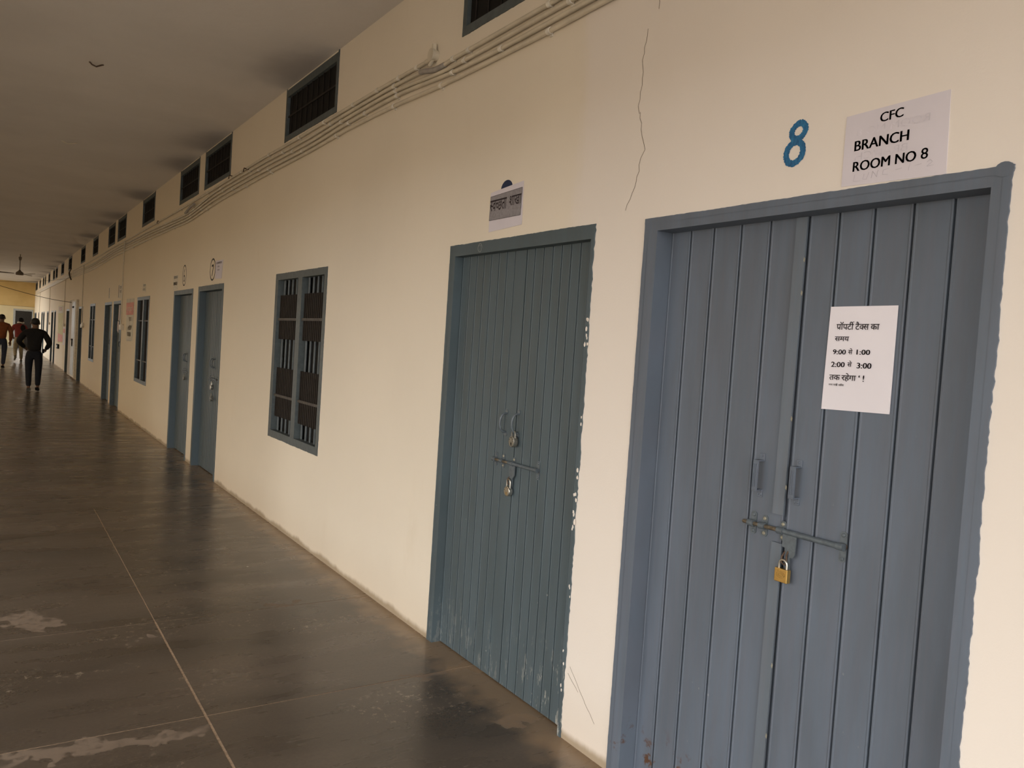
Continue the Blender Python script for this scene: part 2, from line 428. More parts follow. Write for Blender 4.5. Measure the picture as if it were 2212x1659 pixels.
MB().box((XL - 1.3, YR, CH), (.24, YF + 7, CH + .15)).box((.24, YN, CH), (4.2, YF + 7, CH + .15)).build('ceiling', M_ceil, None, kind='structure')  # overhang and near edge, out of view, sized to cut high sky light
# rooms behind the wall, unlit
MB().box((3.9, YN, 0), (4.1, YF + .3, CH)).box((.24, YN - .2, 0), (4.1, YN, CH)).build('wall_back', M_inside, None, kind='structure')
for y in (2.325, 7.5, 11.9, 15.0, 22.2, 26.3, 32.4, 39.7, 47.0):
    MB().box((.24, y - .06, 0), (3.9, y + .06, CH)).build('wall_partition', M_inside, None, kind='structure')
# unseen open side of the veranda: pillars, beam dropped low to shade the upper wall
lw = MB().box((XL - .25, YR, 2.42), (XL, 39.5, CH)).box((XL - .25, 39.5, 3.2), (XL, YF, CH))
y = -1.6
while y < YF:
    lw.box((XL - .25, y, 0), (XL, y + .38, 3.3)); y += 3.72
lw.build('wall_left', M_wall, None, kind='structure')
M_ground = plain('courtyard_earth', (.30, .25, .19), .9, .1, 0, .2, .5)
MB().box((-60, -40, -.5), (XL - .25, 90, -.42)).build('ground', M_ground, None, kind='structure')
M_block = plain('sky_blocker_ochre', (.50, .38, .22), .9, .1, 0, .1, .5)
MB().box((-8.6, 5.5, -.42), (-8.2, 36, 7.5)).build('wall_sky_blocker', M_block, None, kind='structure')  # unseen wall added to cut sky light and warm the far corridor

# far end wall: ochre above a painted line, pale cream below
def end_mat():
    m, t, b = nmat('end_wall_distemper', .8, .25)
    p = pos(t); z = sep(t, p)[2]; f = noise(t, p, 1.5, 4)
    lo = mix(t, ramp(t, f, .3, .7), (.72, .61, .36), (.77, .66, .41)); hi = mix(t, ramp(t, f, .3, .7), (.62, .43, .17), (.68, .49, .21))
    c = mix(t, ramp(t, z, 2.24, 2.25), lo, hi)
    c = mix(t, ramp(t, z, .10, .13, .7, 0), c, (.40, .37, .33))
    t.links.new(c, b.inputs['Base Color']); return m
ex0, ex1, ez = -.90, -.08, 2.04
ew = MB().box((XL - .25, YF, 0), (ex0, YF + .25, CH)).box((ex1, YF, 0), (.24, YF + .25, CH)).box((ex0, YF, ez), (ex1, YF + .25, CH))
ew = ew.build('wall_end', end_mat(), None, kind='structure')
MB().box((XL - .25, YF - .012, 2.235), (0, YF, 2.26)).build('string_course', plain('ochre_moulding', (.42, .30, .14), .8), ew)
d = empty('door_15', (-.5, YF, 0), 'structure')
f = MB().box((ex0 - .07, YF - .03, 0), (ex0 + .03, YF + .1, ez - .04)).box((ex1 - .03, YF - .03, 0), (ex1 + .02, YF + .1, ez - .04)).box((ex0 - .07, YF - .03, ez - .04), (ex1 + .02, YF + .1, ez + .06))
f.build('door_frame', M_grey, d)
MB().box((-3.4, YF + 6.6, 0), (3.9, YF + 6.8, CH)).box((-3.5, YF + .25, 0), (-3.4, YF + 6.8, CH)).box((3.9, YF + .25, 0), (4.0, YF + 6.8, CH)).build('wall_far_room', M_inside, None, kind='structure')
ml, t, b = nmat('lit_tube'); b.inputs['Emission Color'].default_value = (1, .93, .85, 1); b.inputs['Emission Strength'].default_value = 25.0
tl = empty('tube_light', (-.5, YF + 3, 2.45), label='lit tube light seen through the doorway in the end wall', cat='light')
MB().tube([(-.85, YF + 3, 2.13), (-.25, YF + 3, 2.13)], .018).build('tube', ml, tl)
MB().box((-.95, YF + 2.97, 2.15), (-.15, YF + 3.03, 2.20)).build('tube_fitting', M_white, tl)
for xr in (-.9, -.2): MB().tube([(xr, YF + 3, 2.2), (xr, YF + 3, CH)], .006).build('hanging_rod', M_white, tl)

# cracks in the plaster
def ribbon(mb, pts, hw, x):
    for (a, b) in zip(pts[:-1], pts[1:]):
        dy, dz = b[0] - a[0], b[1] - a[1]; L = math.hypot(dy, dz) or 1; n = (-dz / L * hw, dy / L * hw)
        mb.add([(x, a[0] + n[0], a[1] + n[1]), (x, b[0] + n[0], b[1] + n[1]), (x, b[0] - n[0], b[1] - n[1]), (x, a[0] - n[0], a[1] - n[1])], [(0, 1, 2, 3)])
def rough_line(pts, amp, step=.02):
    out = [pts[0]]
    for a, b in zip(pts[:-1], pts[1:]):
        n = max(1, int(math.hypot(b[0] - a[0], b[1] - a[1]) / step))
        for i in range(1, n + 1):
            k = i / n; e = amp if i < n else 0
            out.append((a[0] + (b[0] - a[0]) * k + random.uniform(-e, e), a[1] + (b[1] - a[1]) * k))
    return out
cr = MB(); ribbon(cr, rough_line([(2.245, 2.745), (2.265, 2.638), (2.258, 2.569), (2.27, 2.470), (2.26, 2.44)], .006), .0011, -.0006)
ribbon(cr, rough_line([(2.255, 2.445), (2.245, 2.38), (2.225, 2.327), (2.215, 2.302), (2.235, 2.275), (2.238, 2.227), (2.27, 2.15), (2.30, 2.090)], .006), .0011, -.0006)
ribbon(cr, rough_line([(2.19, 2.95), (2.20, 2.85), (2.195, 2.80)], .005), .0011, -.0006)
cr.build('plaster_crack', M_crack, wall)
cr = MB()
for a in ([(2.44, .30), (2.36, .22), (2.27, .14)], [(2.45, .27), (2.38, .22)]): ribbon(cr, rough_line(a, .004), .0008, -.0006)
cr.build('plaster_crack', M_crack, wall)

# ------------------------------------------------------------------ door and window frames with brush-ragged outer edges
def ragged(L, amp, ph):
    n = max(4, int(L / .012)); out = []; v = 0.
    for i in range(n + 1):
        v = v * .80 + random.uniform(-1, 1) * .25
        out.append((i / n, (v + random.uniform(-.25, .25)) * amp))
    return out
def frame_mesh(y0, y1, z0, z1, inL, inR, inT, inB, depth, amp, mat, parent, ragR=None, base=True, head=True):
    """y0<y1; inL: width of the member at the large-Y (left in view) side, inR at the small-Y side, inT head, inB sill (None = open to the floor)"""
    fx = -.004; mb = MB(); e = .004
    # solid members, set back a hair behind the painted face
    zb = z0 + (inB or 0)
    zj = z0 + inB if inB else z0
    mb.box((fx, y1 - inL, zj), (depth, y1 - .012, z1 - inT)).box((fx, y0 + .012, zj), (depth, y0 + inR, z1 - inT)).box((fx, y0 + .012, z1 - inT), (depth, y1 - .012, z1 - .012))
    if inB: mb.box((fx, y0 + .012, z0 + .012), (depth, y1 - .012, z0 + inB))
    def strip(pA, pB, inner, nrm, a, lift=.0010):
        """ragged flat strip of paint between the line pA-pB (outer, ragged along nrm) and the line moved inwards by inner"""
        L = math.hypot(pB[0] - pA[0], pB[1] - pA[1]); vs = []; rg = ragged(L, a, 0)
        for k, o in rg:
            py, pz = pA[0] + (pB[0] - pA[0]) * k, pA[1] + (pB[1] - pA[1]) * k
            vs.append((fx - lift, py + nrm[0] * o, pz + nrm[1] * o)); vs.append((fx - lift, py - nrm[0] * inner, pz - nrm[1] * inner))
            vs.append((.0, py + nrm[0] * o, pz + nrm[1] * o))
        fs = []
        for i in range(len(rg) - 1): q = 3 * i; fs += [(q, q + 1, q + 4, q + 3), (q, q + 3, q + 5, q + 2)]
        mb.add(vs, fs)
    strip((y1, z0), (y1, z1), .02, (1, 0), amp * .5); strip((y0, z0), (y0, z1), min(.02, inR), (-1, 0), ragR if ragR else amp)
    if head: strip((y0, z1), (y1, z1), .02, (0, 1), amp * .6, .0014)
    if inB: strip((y0, z0), (y1, z0), .02, (0, -1), amp, .0014)
    return mb.build('frame', mat, parent)

def plank_mesh(w_, x, z0, z1, lip=.0016, gl=.005):
    """one pressed plank: flat face with a small raised bead at both edges; local y from 0 to w_"""
    pr = [(0, .012), (0, -lip * .2), (gl * .35, -lip), (gl, -lip), (gl * 1.5, 0), (w_ - gl * 1.5, 0), (w_ - gl, -lip), (w_ - gl * .35, -lip), (w_, -lip * .2), (w_, .012)]
    mb = MB(); n = len(pr)
    mb.add([(x + a, y, z0) for y, a in pr] + [(x + a, y, z1) for y, a in pr], [(i, (i + 1) % n, (i + 1) % n + n, i + n) for i in range(n)] + [tuple(range(n - 1, -1, -1)), tuple(range(n, 2 * n))])
    return mb
def planks(leaf, edges, x, z0, z1, gap, mat, joined=False, lip=.0016):
    """edges: descending or ascending Y boundaries of the planks"""
    es = sorted(edges)
    if joined:
        mb = MB()
        for a, b in zip(es[:-1], es[1:]):
            p = plank_mesh(b - a - gap, x, z0, z1, lip); mb.add([(vx, vy + a + gap / 2, vz) for vx, vy, vz in p.v], p.f)
        return mb.build('plank_face', mat, leaf)
    for a, b in zip(es[:-1], es[1:]):
        p = plank_mesh(b - a - gap, x, z0, z1, lip); q = MB(); q.add([(vx, vy + a + gap / 2, vz) for vx, vy, vz in p.v], p.f)
        q.build('plank', mat, leaf)

def curve_handle(parent, y, z0, z1, x, mat, r=.0055, out=.034, name='handle'):
    mb = MB(); n = 10; pts = []
    for i in range(n + 1):
        a = PI * i / n; pts.append((x - out * math.sin(a) ** .75, y + .004 * math.sin(a), z0 + .012 + (z1 - z0 - .024) * (1 - math.cos(a)) / 2))
    mb.tube(pts, r, 8)
    for z, s in ((z0, 1), (z1, -1)):
        mb.disc((y, z + s * .004), .012, x - .003, x + .001, 14)
        mb.disc((y, z - s * .002), .0032, x - .0045, x - .003, 8)
    return mb.build(name, mat, parent, True)
def strap_handle(parent, y, z0, z1, x, mat):
    mb = MB(); o = .03
    # grip, flat with long ribs
    mb.box((x - o, y - .004, z0 + .022), (x - o + .005, y + .016, z1 - .022))
    for k in range(3): mb.box((x - o - .002, y - .001 + .006 * k, z0 + .032), (x - o, y + .0015 + .006 * k, z1 - .032))
    for z, s in ((z0, 1), (z1, -1)):
        mb.box((x - o, y - .004, z + s * .022 - .0025), (x, y + .016, z + s * .022 + .0025))
        mb.box((x - .0035, y - .006, min(z, z + s * .024)), (x, y + .014, max(z, z + s * .024)))
        for dy in ((0,) if s < 0 else (-.001, .009)): mb.disc((y + dy + (.004 if s < 0 else 0), z + s * .008), .0036, x - .005, x - .003, 10, .001)
    o_ = mb.build('handle', mat, parent, True); bev(o_, .0012, 2); return o_
def slide_bolt(parent, yA, yB, z, x, mat, r=.0075, clasp=(), hasp=None, rod=True):
    """yA large-Y end, yB small-Y end; clasp: (y, halfwidth) saddle pieces"""
    b = empty('slide_bolt', (x, (yA + yB) / 2, z)); b.parent = parent; b.matrix_parent_inverse = parent_mw(parent).inverted()
    xc = x - r - .006
    MB().tube([(xc, yA + .004, z), (xc, yA, z), (xc, yB, z)], [r * .55, r * .8, r * .8], 12).build('bolt_rod', M_bare, b, True)
    MB().tube([(xc, yA + (yB - yA) * .38, z), (xc, yB + .012, z)], r, 14).build('bolt_sleeve', mat, b, True)
    for (yy, up, dn) in clasp:
        m = MB(); m.tube([(xc, yy - .011, z), (xc, yy + .011, z)], r * 1.32, 12)
        m.prism([(yy - .011, z - dn), (yy - .006, z - dn - .006), (yy + .006, z - dn - .006), (yy + .011, z - dn), (yy + .011, z + up), (yy + .006, z + up + .006), (yy - .006, z + up + .006), (yy - .011, z + up)], x - .003, x)
        m.build('bolt_clasp', mat, b, True)
        rv = MB(); rv.disc((yy, z + up - .004), .0058, x - .005, x - .002, 12, .0018).disc((yy, z - dn + .004), .0058, x - .005, x - .002, 12, .0018)
        rv.build('rivet', M_rivet if yy < yA - .03 and yy > yB + .05 else mat, b, True)
    MB().ring((yB + .003, z), r * 1.1, r * .6, x - .004, x - .002, 12).build('bolt_collar', M_rust, b)
    return b

def hang_lock(name, loc, w_, h_, t_, mats, label, shape='square', sh=.034, tilt=0., group=None, cat='padlock'):
    """padlock hanging with its shackle crown at loc"""
    e = empty(name, loc, label=label, cat=cat, group=group); e.rotation_euler = (tilt, 0, 0)
    X, Y, Z = 0, 0, 0
    def bld(mb, n, m, sm=False):
        o = mb.build(n, m, None, sm); o.parent = e; return o
    rs = .0038 if shape == 'square' else .0042; hw = w_ * .30; n = 8
    pts = [(0, hw, -sh - .01)] + [(0, hw * math.cos(PI * i / n), -hw * 1.0 + hw * math.sin(PI * i / n)) for i in range(n + 1)] + [(0, -hw, -sh - .01)]
    bld(MB().tube(pts, rs, 10), 'shackle', mats[1], True)
    zb = -sh - h_
    if shape == 'square':
        o = bld(MB().box((-t_ / 2, -w_ / 2, zb), (t_ / 2, w_ / 2, -sh)), 'lock_body', mats[0]); bev(o, .0022, 3)
        p = MB(); p.ring((0, zb + h_ * .55), w_ * .20, w_ * .185, -t_ / 2 - .0006, -t_ / 2 + .0002, 28, 1.7)
        
        bld(p, 'stamped_oval', mats[2])
        q = MB(); q.disc((w_ * .22, -sh - .007), .0018, -t_ / 2 - .0005, -t_ / 2 + .001, 8).disc((-w_ * .28, zb + h_ * .5), .0022, -t_ / 2 - .0005, -t_ / 2 + .001, 8)
        q.ring((0, zb + h_ * .55), w_ * .10, w_ * .085, -t_ / 2 - .0006, -t_ / 2 + .0002, 18, 2.0); bld(q, 'stamped_mark', mats[2])
    else:
        r = w_ / 2; k = 26 if shape == 'round' else 10
        pts = []
        for i in range(k):
            a = 2 * PI * i / k; rr_ = r
            pts.append((rr_ * math.cos(a), -sh - h_ / 2 + (h_ / 2) * math.sin(a)))
        o = bld(MB().prism(pts, -t_ / 2, t_ / 2), 'lock_body', mats[0], True); bev(o, .003, 3)
        q = MB(); q.disc((0, -sh - h_ * .66), .0042, -t_ / 2 - .001, -t_ / 2 + .001, 14); q.box((-t_ / 2 - .0012, -.0016, -sh - h_ * .84), (-t_ / 2, .0016, -sh - h_ * .66))
        bld(q, 'keyhole_plate', mats[2])
        q = MB()
        for i in range(5):
            a = PI * (.1 + .2 * i) + (0 if shape == 'round' else .2)
            q.disc((r * .72 * math.cos(a), -sh - h_ / 2 + h_ * .36 * math.sin(a)), .0018, -t_ / 2 - .001, -t_ / 2 + .001, 8)
        bld(q, 'rivet', M_dark)
    return e

# ---- door 8 (wide planks, double leaf)
d1 = empty('door_1', (0, 1.56, 0), 'structure')
frame_mesh(.94, 2.182, .0, 2.045, .067, .045, .047, None, .12, .0035, M_d8, d1, ragR=.006)
# rounded blob of paint at the top right corner of the frame
MB().prism([(.958 + .022 * math.cos(a), 2.036 + .018 * math.sin(a)) for a in [2 * PI * i / 16 for i in range(16)]], -.006, .0).build('paint_blob', M_d8, d1)
lf = MB().box((.082, 1.543, .012), (.11, 2.118, 2.0)).build('door_leaf', M_d8, d1)
planks(lf, [2.118, 2.021, 1.915, 1.796, 1.679, 1.545], .07, .012, 1.999, .0065, M_d8)
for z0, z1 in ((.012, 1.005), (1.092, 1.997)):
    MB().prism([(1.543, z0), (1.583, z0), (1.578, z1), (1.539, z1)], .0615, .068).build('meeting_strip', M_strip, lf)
strap_handle(lf, 1.637, 1.131, 1.268, .070, M_d8)
lf2 = MB().box((.082, .987, .012), (.11, 1.537, 2.0)).build('door_leaf', M_d8, d1)
planks(lf2, [1.537, 1.436, 1.3255, 1.2135, 1.1055, .99], .07, .012, 1.999, .0065, M_d8)
strap_handle(lf2, 1.500, 1.131, 1.268, .070, M_d8)
ch = MB()
for z in (1.86, 1.76, 1.38, 1.17, .62, .40, .2): ch.prism([(1.5385, z), (1.5425, z + .006), (1.5405, z + .016), (1.5370, z + .010)], .0605, .0625)
ch.build('paint_chip', M_rivet, lf)
bt = slide_bolt(d1, 1.684, 1.330, 1.046, .070, M_bolt, .0082, clasp=((1.655, .030, .028), (1.612, .026, .028), (1.543, .022, .026), (1.338, .036, .040)))
hp = MB().prism([(1.531, 1.040), (1.482, 1.038), (1.484, .985), (1.489, .975), (1.500, .972), (1.500, .925), (1.512, .905), (1.512, .93), (1.518, .985), (1.521, 1.0), (1.531, 1.0)], .052, .056)
hp.build('hasp_plate', M_bolt, bt)
MB().tube([(.055, 1.519, .99), (.047, 1.524, .972), (.045, 1.524, .955), (.050, 1.517, .948)], .0028, 8).tube([(.055, 1.508, .992), (.047, 1.508, .98), (.050, 1.509, .955), (.046, 1.514, .948)], .0028, 8).build('staple', M_rust, bt, True)
hang_lock('padlock', (.0465, 1.517, .963), .046, .041, .018, (M_brass, M_steel, M_brassd), 'square brass padlock with steel shackle hanging from the hasp of the wide blue door', 'square', .026)

# ---- door beside it (narrow planks)
d2 = empty('door_2', (0, 3.06, 0), 'structure')
frame_mesh(2.469, 3.646, .0, 2.057, .056, .020, .057, None, .12, .004, M_d7, d2, ragR=.009)
lf = MB().box((.056, 3.052, .006), (.08, 3.592, 2.0)).build('door_leaf', M_d7, d2)
planks(lf, [3.588, 3.515, 3.445, 3.377, 3.310, 3.240, 3.170, 3.100], .043, .006, 2.002, .005, M_d7, lip=.0014)
planks(lf, [3.100, 3.006], .043, .006, 2.002, .003, M_d7, lip=.0004)
curve_handle(lf, 3.085, 1.149, 1.262, .043, M_bolt)
lf2 = MB().box((.056, 2.487, .006), (.08, 3.050, 2.0)).build('door_leaf', M_d7, d2)
planks(lf2, [3.003, 2.940, 2.872, 2.805, 2.740, 2.675, 2.610, 2.548, 2.489], .043, .006, 2.002, .005, M_d7, lip=.0014)
curve_handle(lf2, 2.985, 1.155, 1.268, .043, M_bolt)
bt = slide_bolt(d2, 3.165, 2.800, 1.027, .043, M_bolt, .0078, clasp=((3.150, .026, .024), (3.085, .026, .026), (2.995, .022, .020), (2.805, .034, .036)))
MB().prism([(3.018, 1.020), (2.972, 1.018), (2.973, .975), (2.986, .960), (2.986, .925), (2.996, .905), (3.004, .935), (3.014, .975), (3.020, .985)], .030, .034).build('hasp_plate', M_bolt, bt)
MB().tube([(.032, 3.012, .965), (.022, 3.012, .955), (.020, 3.006, .935), (.026, 3.000, .930)], .003, 8).build('staple', M_rust, bt, True)
hang_lock('padlock', (.024, 3.004, .955), .046, .046, .020, (M_steel, M_steel, M_brassd), 'round nickel padlock hanging below the bolt of the narrow-plank door', 'round', .032)
hang_lock('padlock', (.0225, 2.987, 1.178), .046, .052, .024, (M_oldlock, M_oldlock, M_dark), 'tarnished old padlock hooked through the right pull handle of the narrow-plank door', 'poly', .022)
# chalk mark on the frame
ck = MB(); ck.ring((3.345, 2.027), .021, .0195, -.0062, -.0052, 20, .9); ribbon(ck, [(3.357, 2.036), (3.337, 2.038), (3.347, 2.010)], .0008, -.0062)
ck.build('chalk_mark', plain('chalk', (.32, .34, .33), .9), d2)
# whitewash spatter on its right jamb
sp = MB()
for i in range(26):
    z = random.choice((1.25, .95, .6, .3, 1.6, .85)) + random.gauss(0, .07); y_ = 2.472 + random.uniform(-.006, .012); r = random.uniform(.003, .008)
    sp.prism([(y_ + r * random.uniform(.5, 1) * math.cos(a), z + 1.6 * r * random.uniform(.6, 1.2) * math.sin(a)) for a in [2 * PI * k / 7 for k in range(7)]], -.0065, -.0045)
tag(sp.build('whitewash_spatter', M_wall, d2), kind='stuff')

# ---- the other doors
def simple_door(n, y0, y1, z1, mat, fm, detail, leafx=.07, hand=True, ajar=None):
    d = empty('door_%d' % n, (0, (y0 + y1) / 2, 0), 'structure')
    frame_mesh(y0, y1, .0, z1, .06, .05, .055, None, .12, .005 if detail else .003, fm, d)
    a, b = y0 + .05, y1 - .06; m = (a + b) / 2 - .02
    for (p, q) in ((m, b), (a, m)):
        lf = MB().box((leafx + .012, p + .002, .01), (leafx + .03, q - .002, z1 - .057)).build('door_leaf', mat, d)
        k = 7; es = [p + .002 + (q - p - .004) * i / k for i in range(k + 1)]
        planks(lf, es, leafx, .01, z1 - .058, .006, mat, joined=True, lip=.0016)
        if hand: curve_handle(lf, m + (.05 if p == m else -.04), 1.14, 1.26, leafx, M_bolt)
    if hand:
        slide_bolt(d, m + .14, m - .22, 1.03, leafx, M_bolt, .0085, clasp=((m + .12, .03, .03), (m + .05, .03, .03), (m - .03, .03, .03), (m - .2, .035, .035)))
    return m
m7 = simple_door(3, *DOORS[2], M_far, M_far, True)
m6 = simple_door(4, *DOORS[3], M_far, M_far, True)
hang_lock('padlock', (.045, m7 - .03, 1.0), .055, .060, .022, (M_steel, M_steel, M_brassd), 'steel padlock hanging from the bolt of the door under the circled 7', 'round', .03)
hang_lock('padlock', (.045, m7 - .045, .87), .050, .055, .022, (M_oldlock, M_oldlock, M_dark), 'second padlock hanging low on the door under the circled 7', 'round', .025)
hang_lock('padlock', (.045, m6 - .03, 1.0), .05, .05, .022, (M_oldlock, M_oldlock, M_dark), 'dull padlock on the bolt of the door under the circled 6', 'round', .03)
for i, dd in enumerate(DOORS[4:]):
    simple_door(5 + i, *dd, M_far, M_frw if i < 4 else M_far, i < 3, hand=i < 3)

# ---- windows
def window(n, y0, y1, z0, z1, detail):
    e = empty('window_%d' % n, (0, (y0 + y1) / 2, z0), 'structure')
    frame_mesh(y0, y1, z0, z1, .062, .055, .052, .058, .06, .004, M_frw, e)
    ia, ib, za, zb = y0 + .055, y1 - .062, z0 + .058, z1 - .052; ym = (ia + ib) / 2 - .01
    MB().box((-.002, ym - .048, za), (.058, ym + .048, zb)).build('mullion', M_frw, e)
    MB().box((.085, ia - .05, za - .05), (.095, ib + .05, zb + .05)).build('dark_backing', M_dark, e)  # added black sheet standing for the dark room behind the bars
    hh = zb - za
    for (p, q) in ((ia, ym - .048), (ym + .048, ib)):
        for zt in (za + hh * .74, za + hh * .235):
            MB().box((.010, p, zt - .010), (.018, q, zt + .010)).build('transom', M_brownbar, e)
        if detail:
            # ribbed brown panels leave gaps at the top, the middle and the bottom
            for (a_, b_) in ((za + hh * .90 - .0, za + hh * .61), (za + hh * .42, za + hh * .095)):
                mb = MB(); k = 12
                mb.box((.026, p, b_), (.030, q, a_))
                for i in range(k): c_ = p + (q - p) * (i + .5) / k; mb.box((.020, c_ - .011, b_), (.026, c_ + .011, a_))
                mb.build('ribbed_panel', M_brown, e)
            for i in range(5):
                c_ = p + (q - p) * (i + .5) / 5
                MB().tube([(.042, c_, za), (.042, c_, zb)], .009, 8).build('bar', M_barblue, e, True)
        else:
            mb = MB(); k = 9
            for i in range(k): c_ = p + (q - p) * (i + .5) / k; mb.tube([(.04, c_, za), (.04, c_, zb)], .007, 6)
            mb.build('bars', M_brown, e)
M_mesh = plain('dark_mesh', (.013, .012, .011), .8, .15)  # near-black colour of the vent screens
M_brownbar = plain('rusty_flat_bar', (.075, .065, .058), .6, .3, 0, .3, 40)
M_barblue = plain('bar_enamel', (.10, .115, .12), .5, .4)
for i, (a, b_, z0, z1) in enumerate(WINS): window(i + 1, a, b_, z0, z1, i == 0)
def vent(n, y0, y1, near):
    e = empty('window_%d' % n, (0, (y0 + y1) / 2, VZ0), 'structure')
    frame_mesh(y0, y1, VZ0, VZ1, .035, .045, .07, .045, .045, .003, M_frw, e, head=False)
    MB().box((.020, y0 + .013, VZ0 + .013), (.024, y1 - .013, VZ1 - .013)).build('mesh_screen', M_mesh, e)
    ia, ib, za, zb = y0 + .045, y1 - .035, VZ0 + .045, VZ1 - .07
    MB().box((.006, ia, (za + zb) / 2 - .007), (.011, ib, (za + zb) / 2 + .007)).build('transom', M_brown, e)
    if near:
        for i in range(9):
            c_ = ia + (ib - ia) * (i + .5) / 9; MB().tube([(.015, c_, za), (.015, c_, zb)], .004, 6).build('bar', M_brown, e)
    else:
        mb = MB()
        for i in range(7): c_ = ia + (ib - ia) * (i + .5) / 7; mb.tube([(.015, c_, za), (.015, c_, zb)], .004, 5)
        mb.build('bars', M_brown, e)
for i, (a, b_) in enumerate(VENTS): vent(6 + i, a, b_, i < 5)

# ------------------------------------------------------------------ paint on the wall: numerals
def stroke_num(paths, w_, x, name, mat, label, rag=0.):
    mb = MB()
    for q_, pts in enumerate(paths):
        x = x - .0004 * (q_ > 0); n = len(pts); vs = []
        for i, (a, b) in enumerate(pts):
            closed = pts[0] == pts[-1]
            p = pts[i - 1 if i else (n - 2 if closed else 0)]; q = pts[(i + 1) if i < n - 1 else (1 if closed else n - 1)]
            dy, dz = q[0] - p[0], q[1] - p[1]; L = math.hypot(dy, dz) or 1; hw = w_ / 2 + random.uniform(-rag, rag)
            hw2 = w_ / 2 + random.uniform(-rag, rag)
            if closed and i == n - 1: vs += vs[:2]; continue
            vs += [(x, a - dz / L * hw, b + dy / L * hw), (x, a + dz / L * hw2, b - dy / L * hw2)]
        mb.add(vs, [(2 * i, 2 * i + 1, 2 * i + 3, 2 * i + 2) for i in range(n - 1)])
    o = mb.build(name, mat, wall); o['label'] = label; return o
def ell(cy_, cz, ry, rz, n=48, a0=0., a1=2 * PI, tilt=0.):
    out = []
    for i in range(n + 1):
        a = a0 + (a1 - a0) * i / n; yy, zz = ry * math.cos(a), rz * math.sin(a)
        out.append((cy_ + yy - zz * tilt, cz + zz))
    if abs(a1 - a0 - 2 * PI) < 1e-6: out[-1] = out[0]
    return out
stroke_num([ell(1.548, 2.239, .0235, .0225, 72, tilt=.16), ell(1.557, 2.177, .029, .031, 72, tilt=.10)], .0195, -.0008, 'painted_numeral', M_num, 'blue hand-painted numeral 8 with flaking edges', .0016)
stroke_num([ell(8.965, 2.205, .118, .112, 60)], .018, -.0008, 'painted_ring', M_ring, 'black circle painted round the numeral 7')
stroke_num([[(9.01, 2.245), (8.93, 2.25)], [(8.93, 2.252), (8.95, 2.20), (8.985, 2.135)]], .022, -.0012, 'painted_numeral', M_ring, 'black painted numeral 7')
stroke_num([ell(10.46, 2.208, .112, .122, 60)], .016, -.0008, 'painted_ring', M_ring, 'black circle painted round the numeral 6')
stroke_num([ell(10.46, 2.170, .032, .034, 30), [(10.44, 2.285), (10.475, 2.25), (10.492, 2.19)]], .018, -.0012, 'painted_numeral', M_ring, 'black painted numeral 6')
mb = MB(); mb.prism([(3.145 + .049 * math.cos(a), 2.285 + .040 * math.sin(a)) for a in [PI * i / 14 for i in range(15)]], -.0009, 0)
o = mb.build('painted_numeral', plain('dark_blue_paint', (.012, .025, .07), .5), wall); o['label'] = 'dark blue top of a painted numeral showing above the notice'

# ------------------------------------------------------------------ papers and notices
def sheet(name, quad, x, mat, label, cat='notice', curl=.0015):
    """quad: TL, TR, BR, BL as (y,z)"""
    e = empty(name, (x, sum(q[0] for q in quad) / 4, sum(q[1] for q in quad) / 4), label=label, cat=cat)
    mb = MB(); n = 6; vs = []
    for j in range(n + 1):
        for i in range(n + 1):
            s, t_ = i / n, j / n
            y_ = (quad[0][0] * (1 - s) + quad[1][0] * s) * (1 - t_) + (quad[3][0] * (1 - s) + quad[2][0] * s) * t_
            z_ = (quad[0][1] * (1 - s) + quad[1][1] * s) * (1 - t_) + (quad[3][1] * (1 - s) + quad[2][1] * s) * t_
            vs.append((x - curl * (.5 + .5 * math.sin(s * 5 + t_ * 3)) - .0006, y_, z_))
    m = (n + 1) ** 2
    fs = [(j * (n + 1) + i, j * (n + 1) + i + 1, (j + 1) * (n + 1) + i + 1, (j + 1) * (n + 1) + i) for j in range(n) for i in range(n)]
    mb.add(vs, fs); mb.add([(x + .0003, v[1], v[2]) for v in vs], [tuple(reversed(f)) for f in fs])
    rim = [i for i in range(n + 1)] + [(j + 1) * (n + 1) - 1 for j in range(1, n + 1)] + [m - 1 - i for i in range(1, n + 1)] + [(n - j) * (n + 1) for j in range(1, n)]
    q0 = len(mb.v) - 2 * m
    mb.f += [(a, b, b + m, a + m) for a, b in zip(rim, rim[1:] + rim[:1])]; mb.m += [0] * len(rim)
    o = mb.build('sheet', mat, e, True)
    return e
def text_part(e, name, mat, specs, x):
    for sp_ in specs:
        mb = MB(); fitted(mb, sp_[0], *sp_[1:5], x, *(sp_[5:])); mb.build(name, mat, e)

def marks(mb, y0, z0, y1, z1, x, n=6):
    """print too small to read: a row of short broken strokes"""
    for i in range(n):
        a = y0 + (y1 - y0) * (i + .12) / n; b = y0 + (y1 - y0) * (i + .80) / n; m_ = (a + b) / 2; h = (z1 - z0)
        ribbon(mb, [(a, z1), (b, z1)], h * .10, x); ribbon(mb, [(a, z1), (m_, z0 + h * random.uniform(0, .3)), (b, z0 + h * random.uniform(0, .5))], h * .12, x - .0002)
        ribbon(mb, [(b, z1), (b, z0)], h * .10, x - .0004)
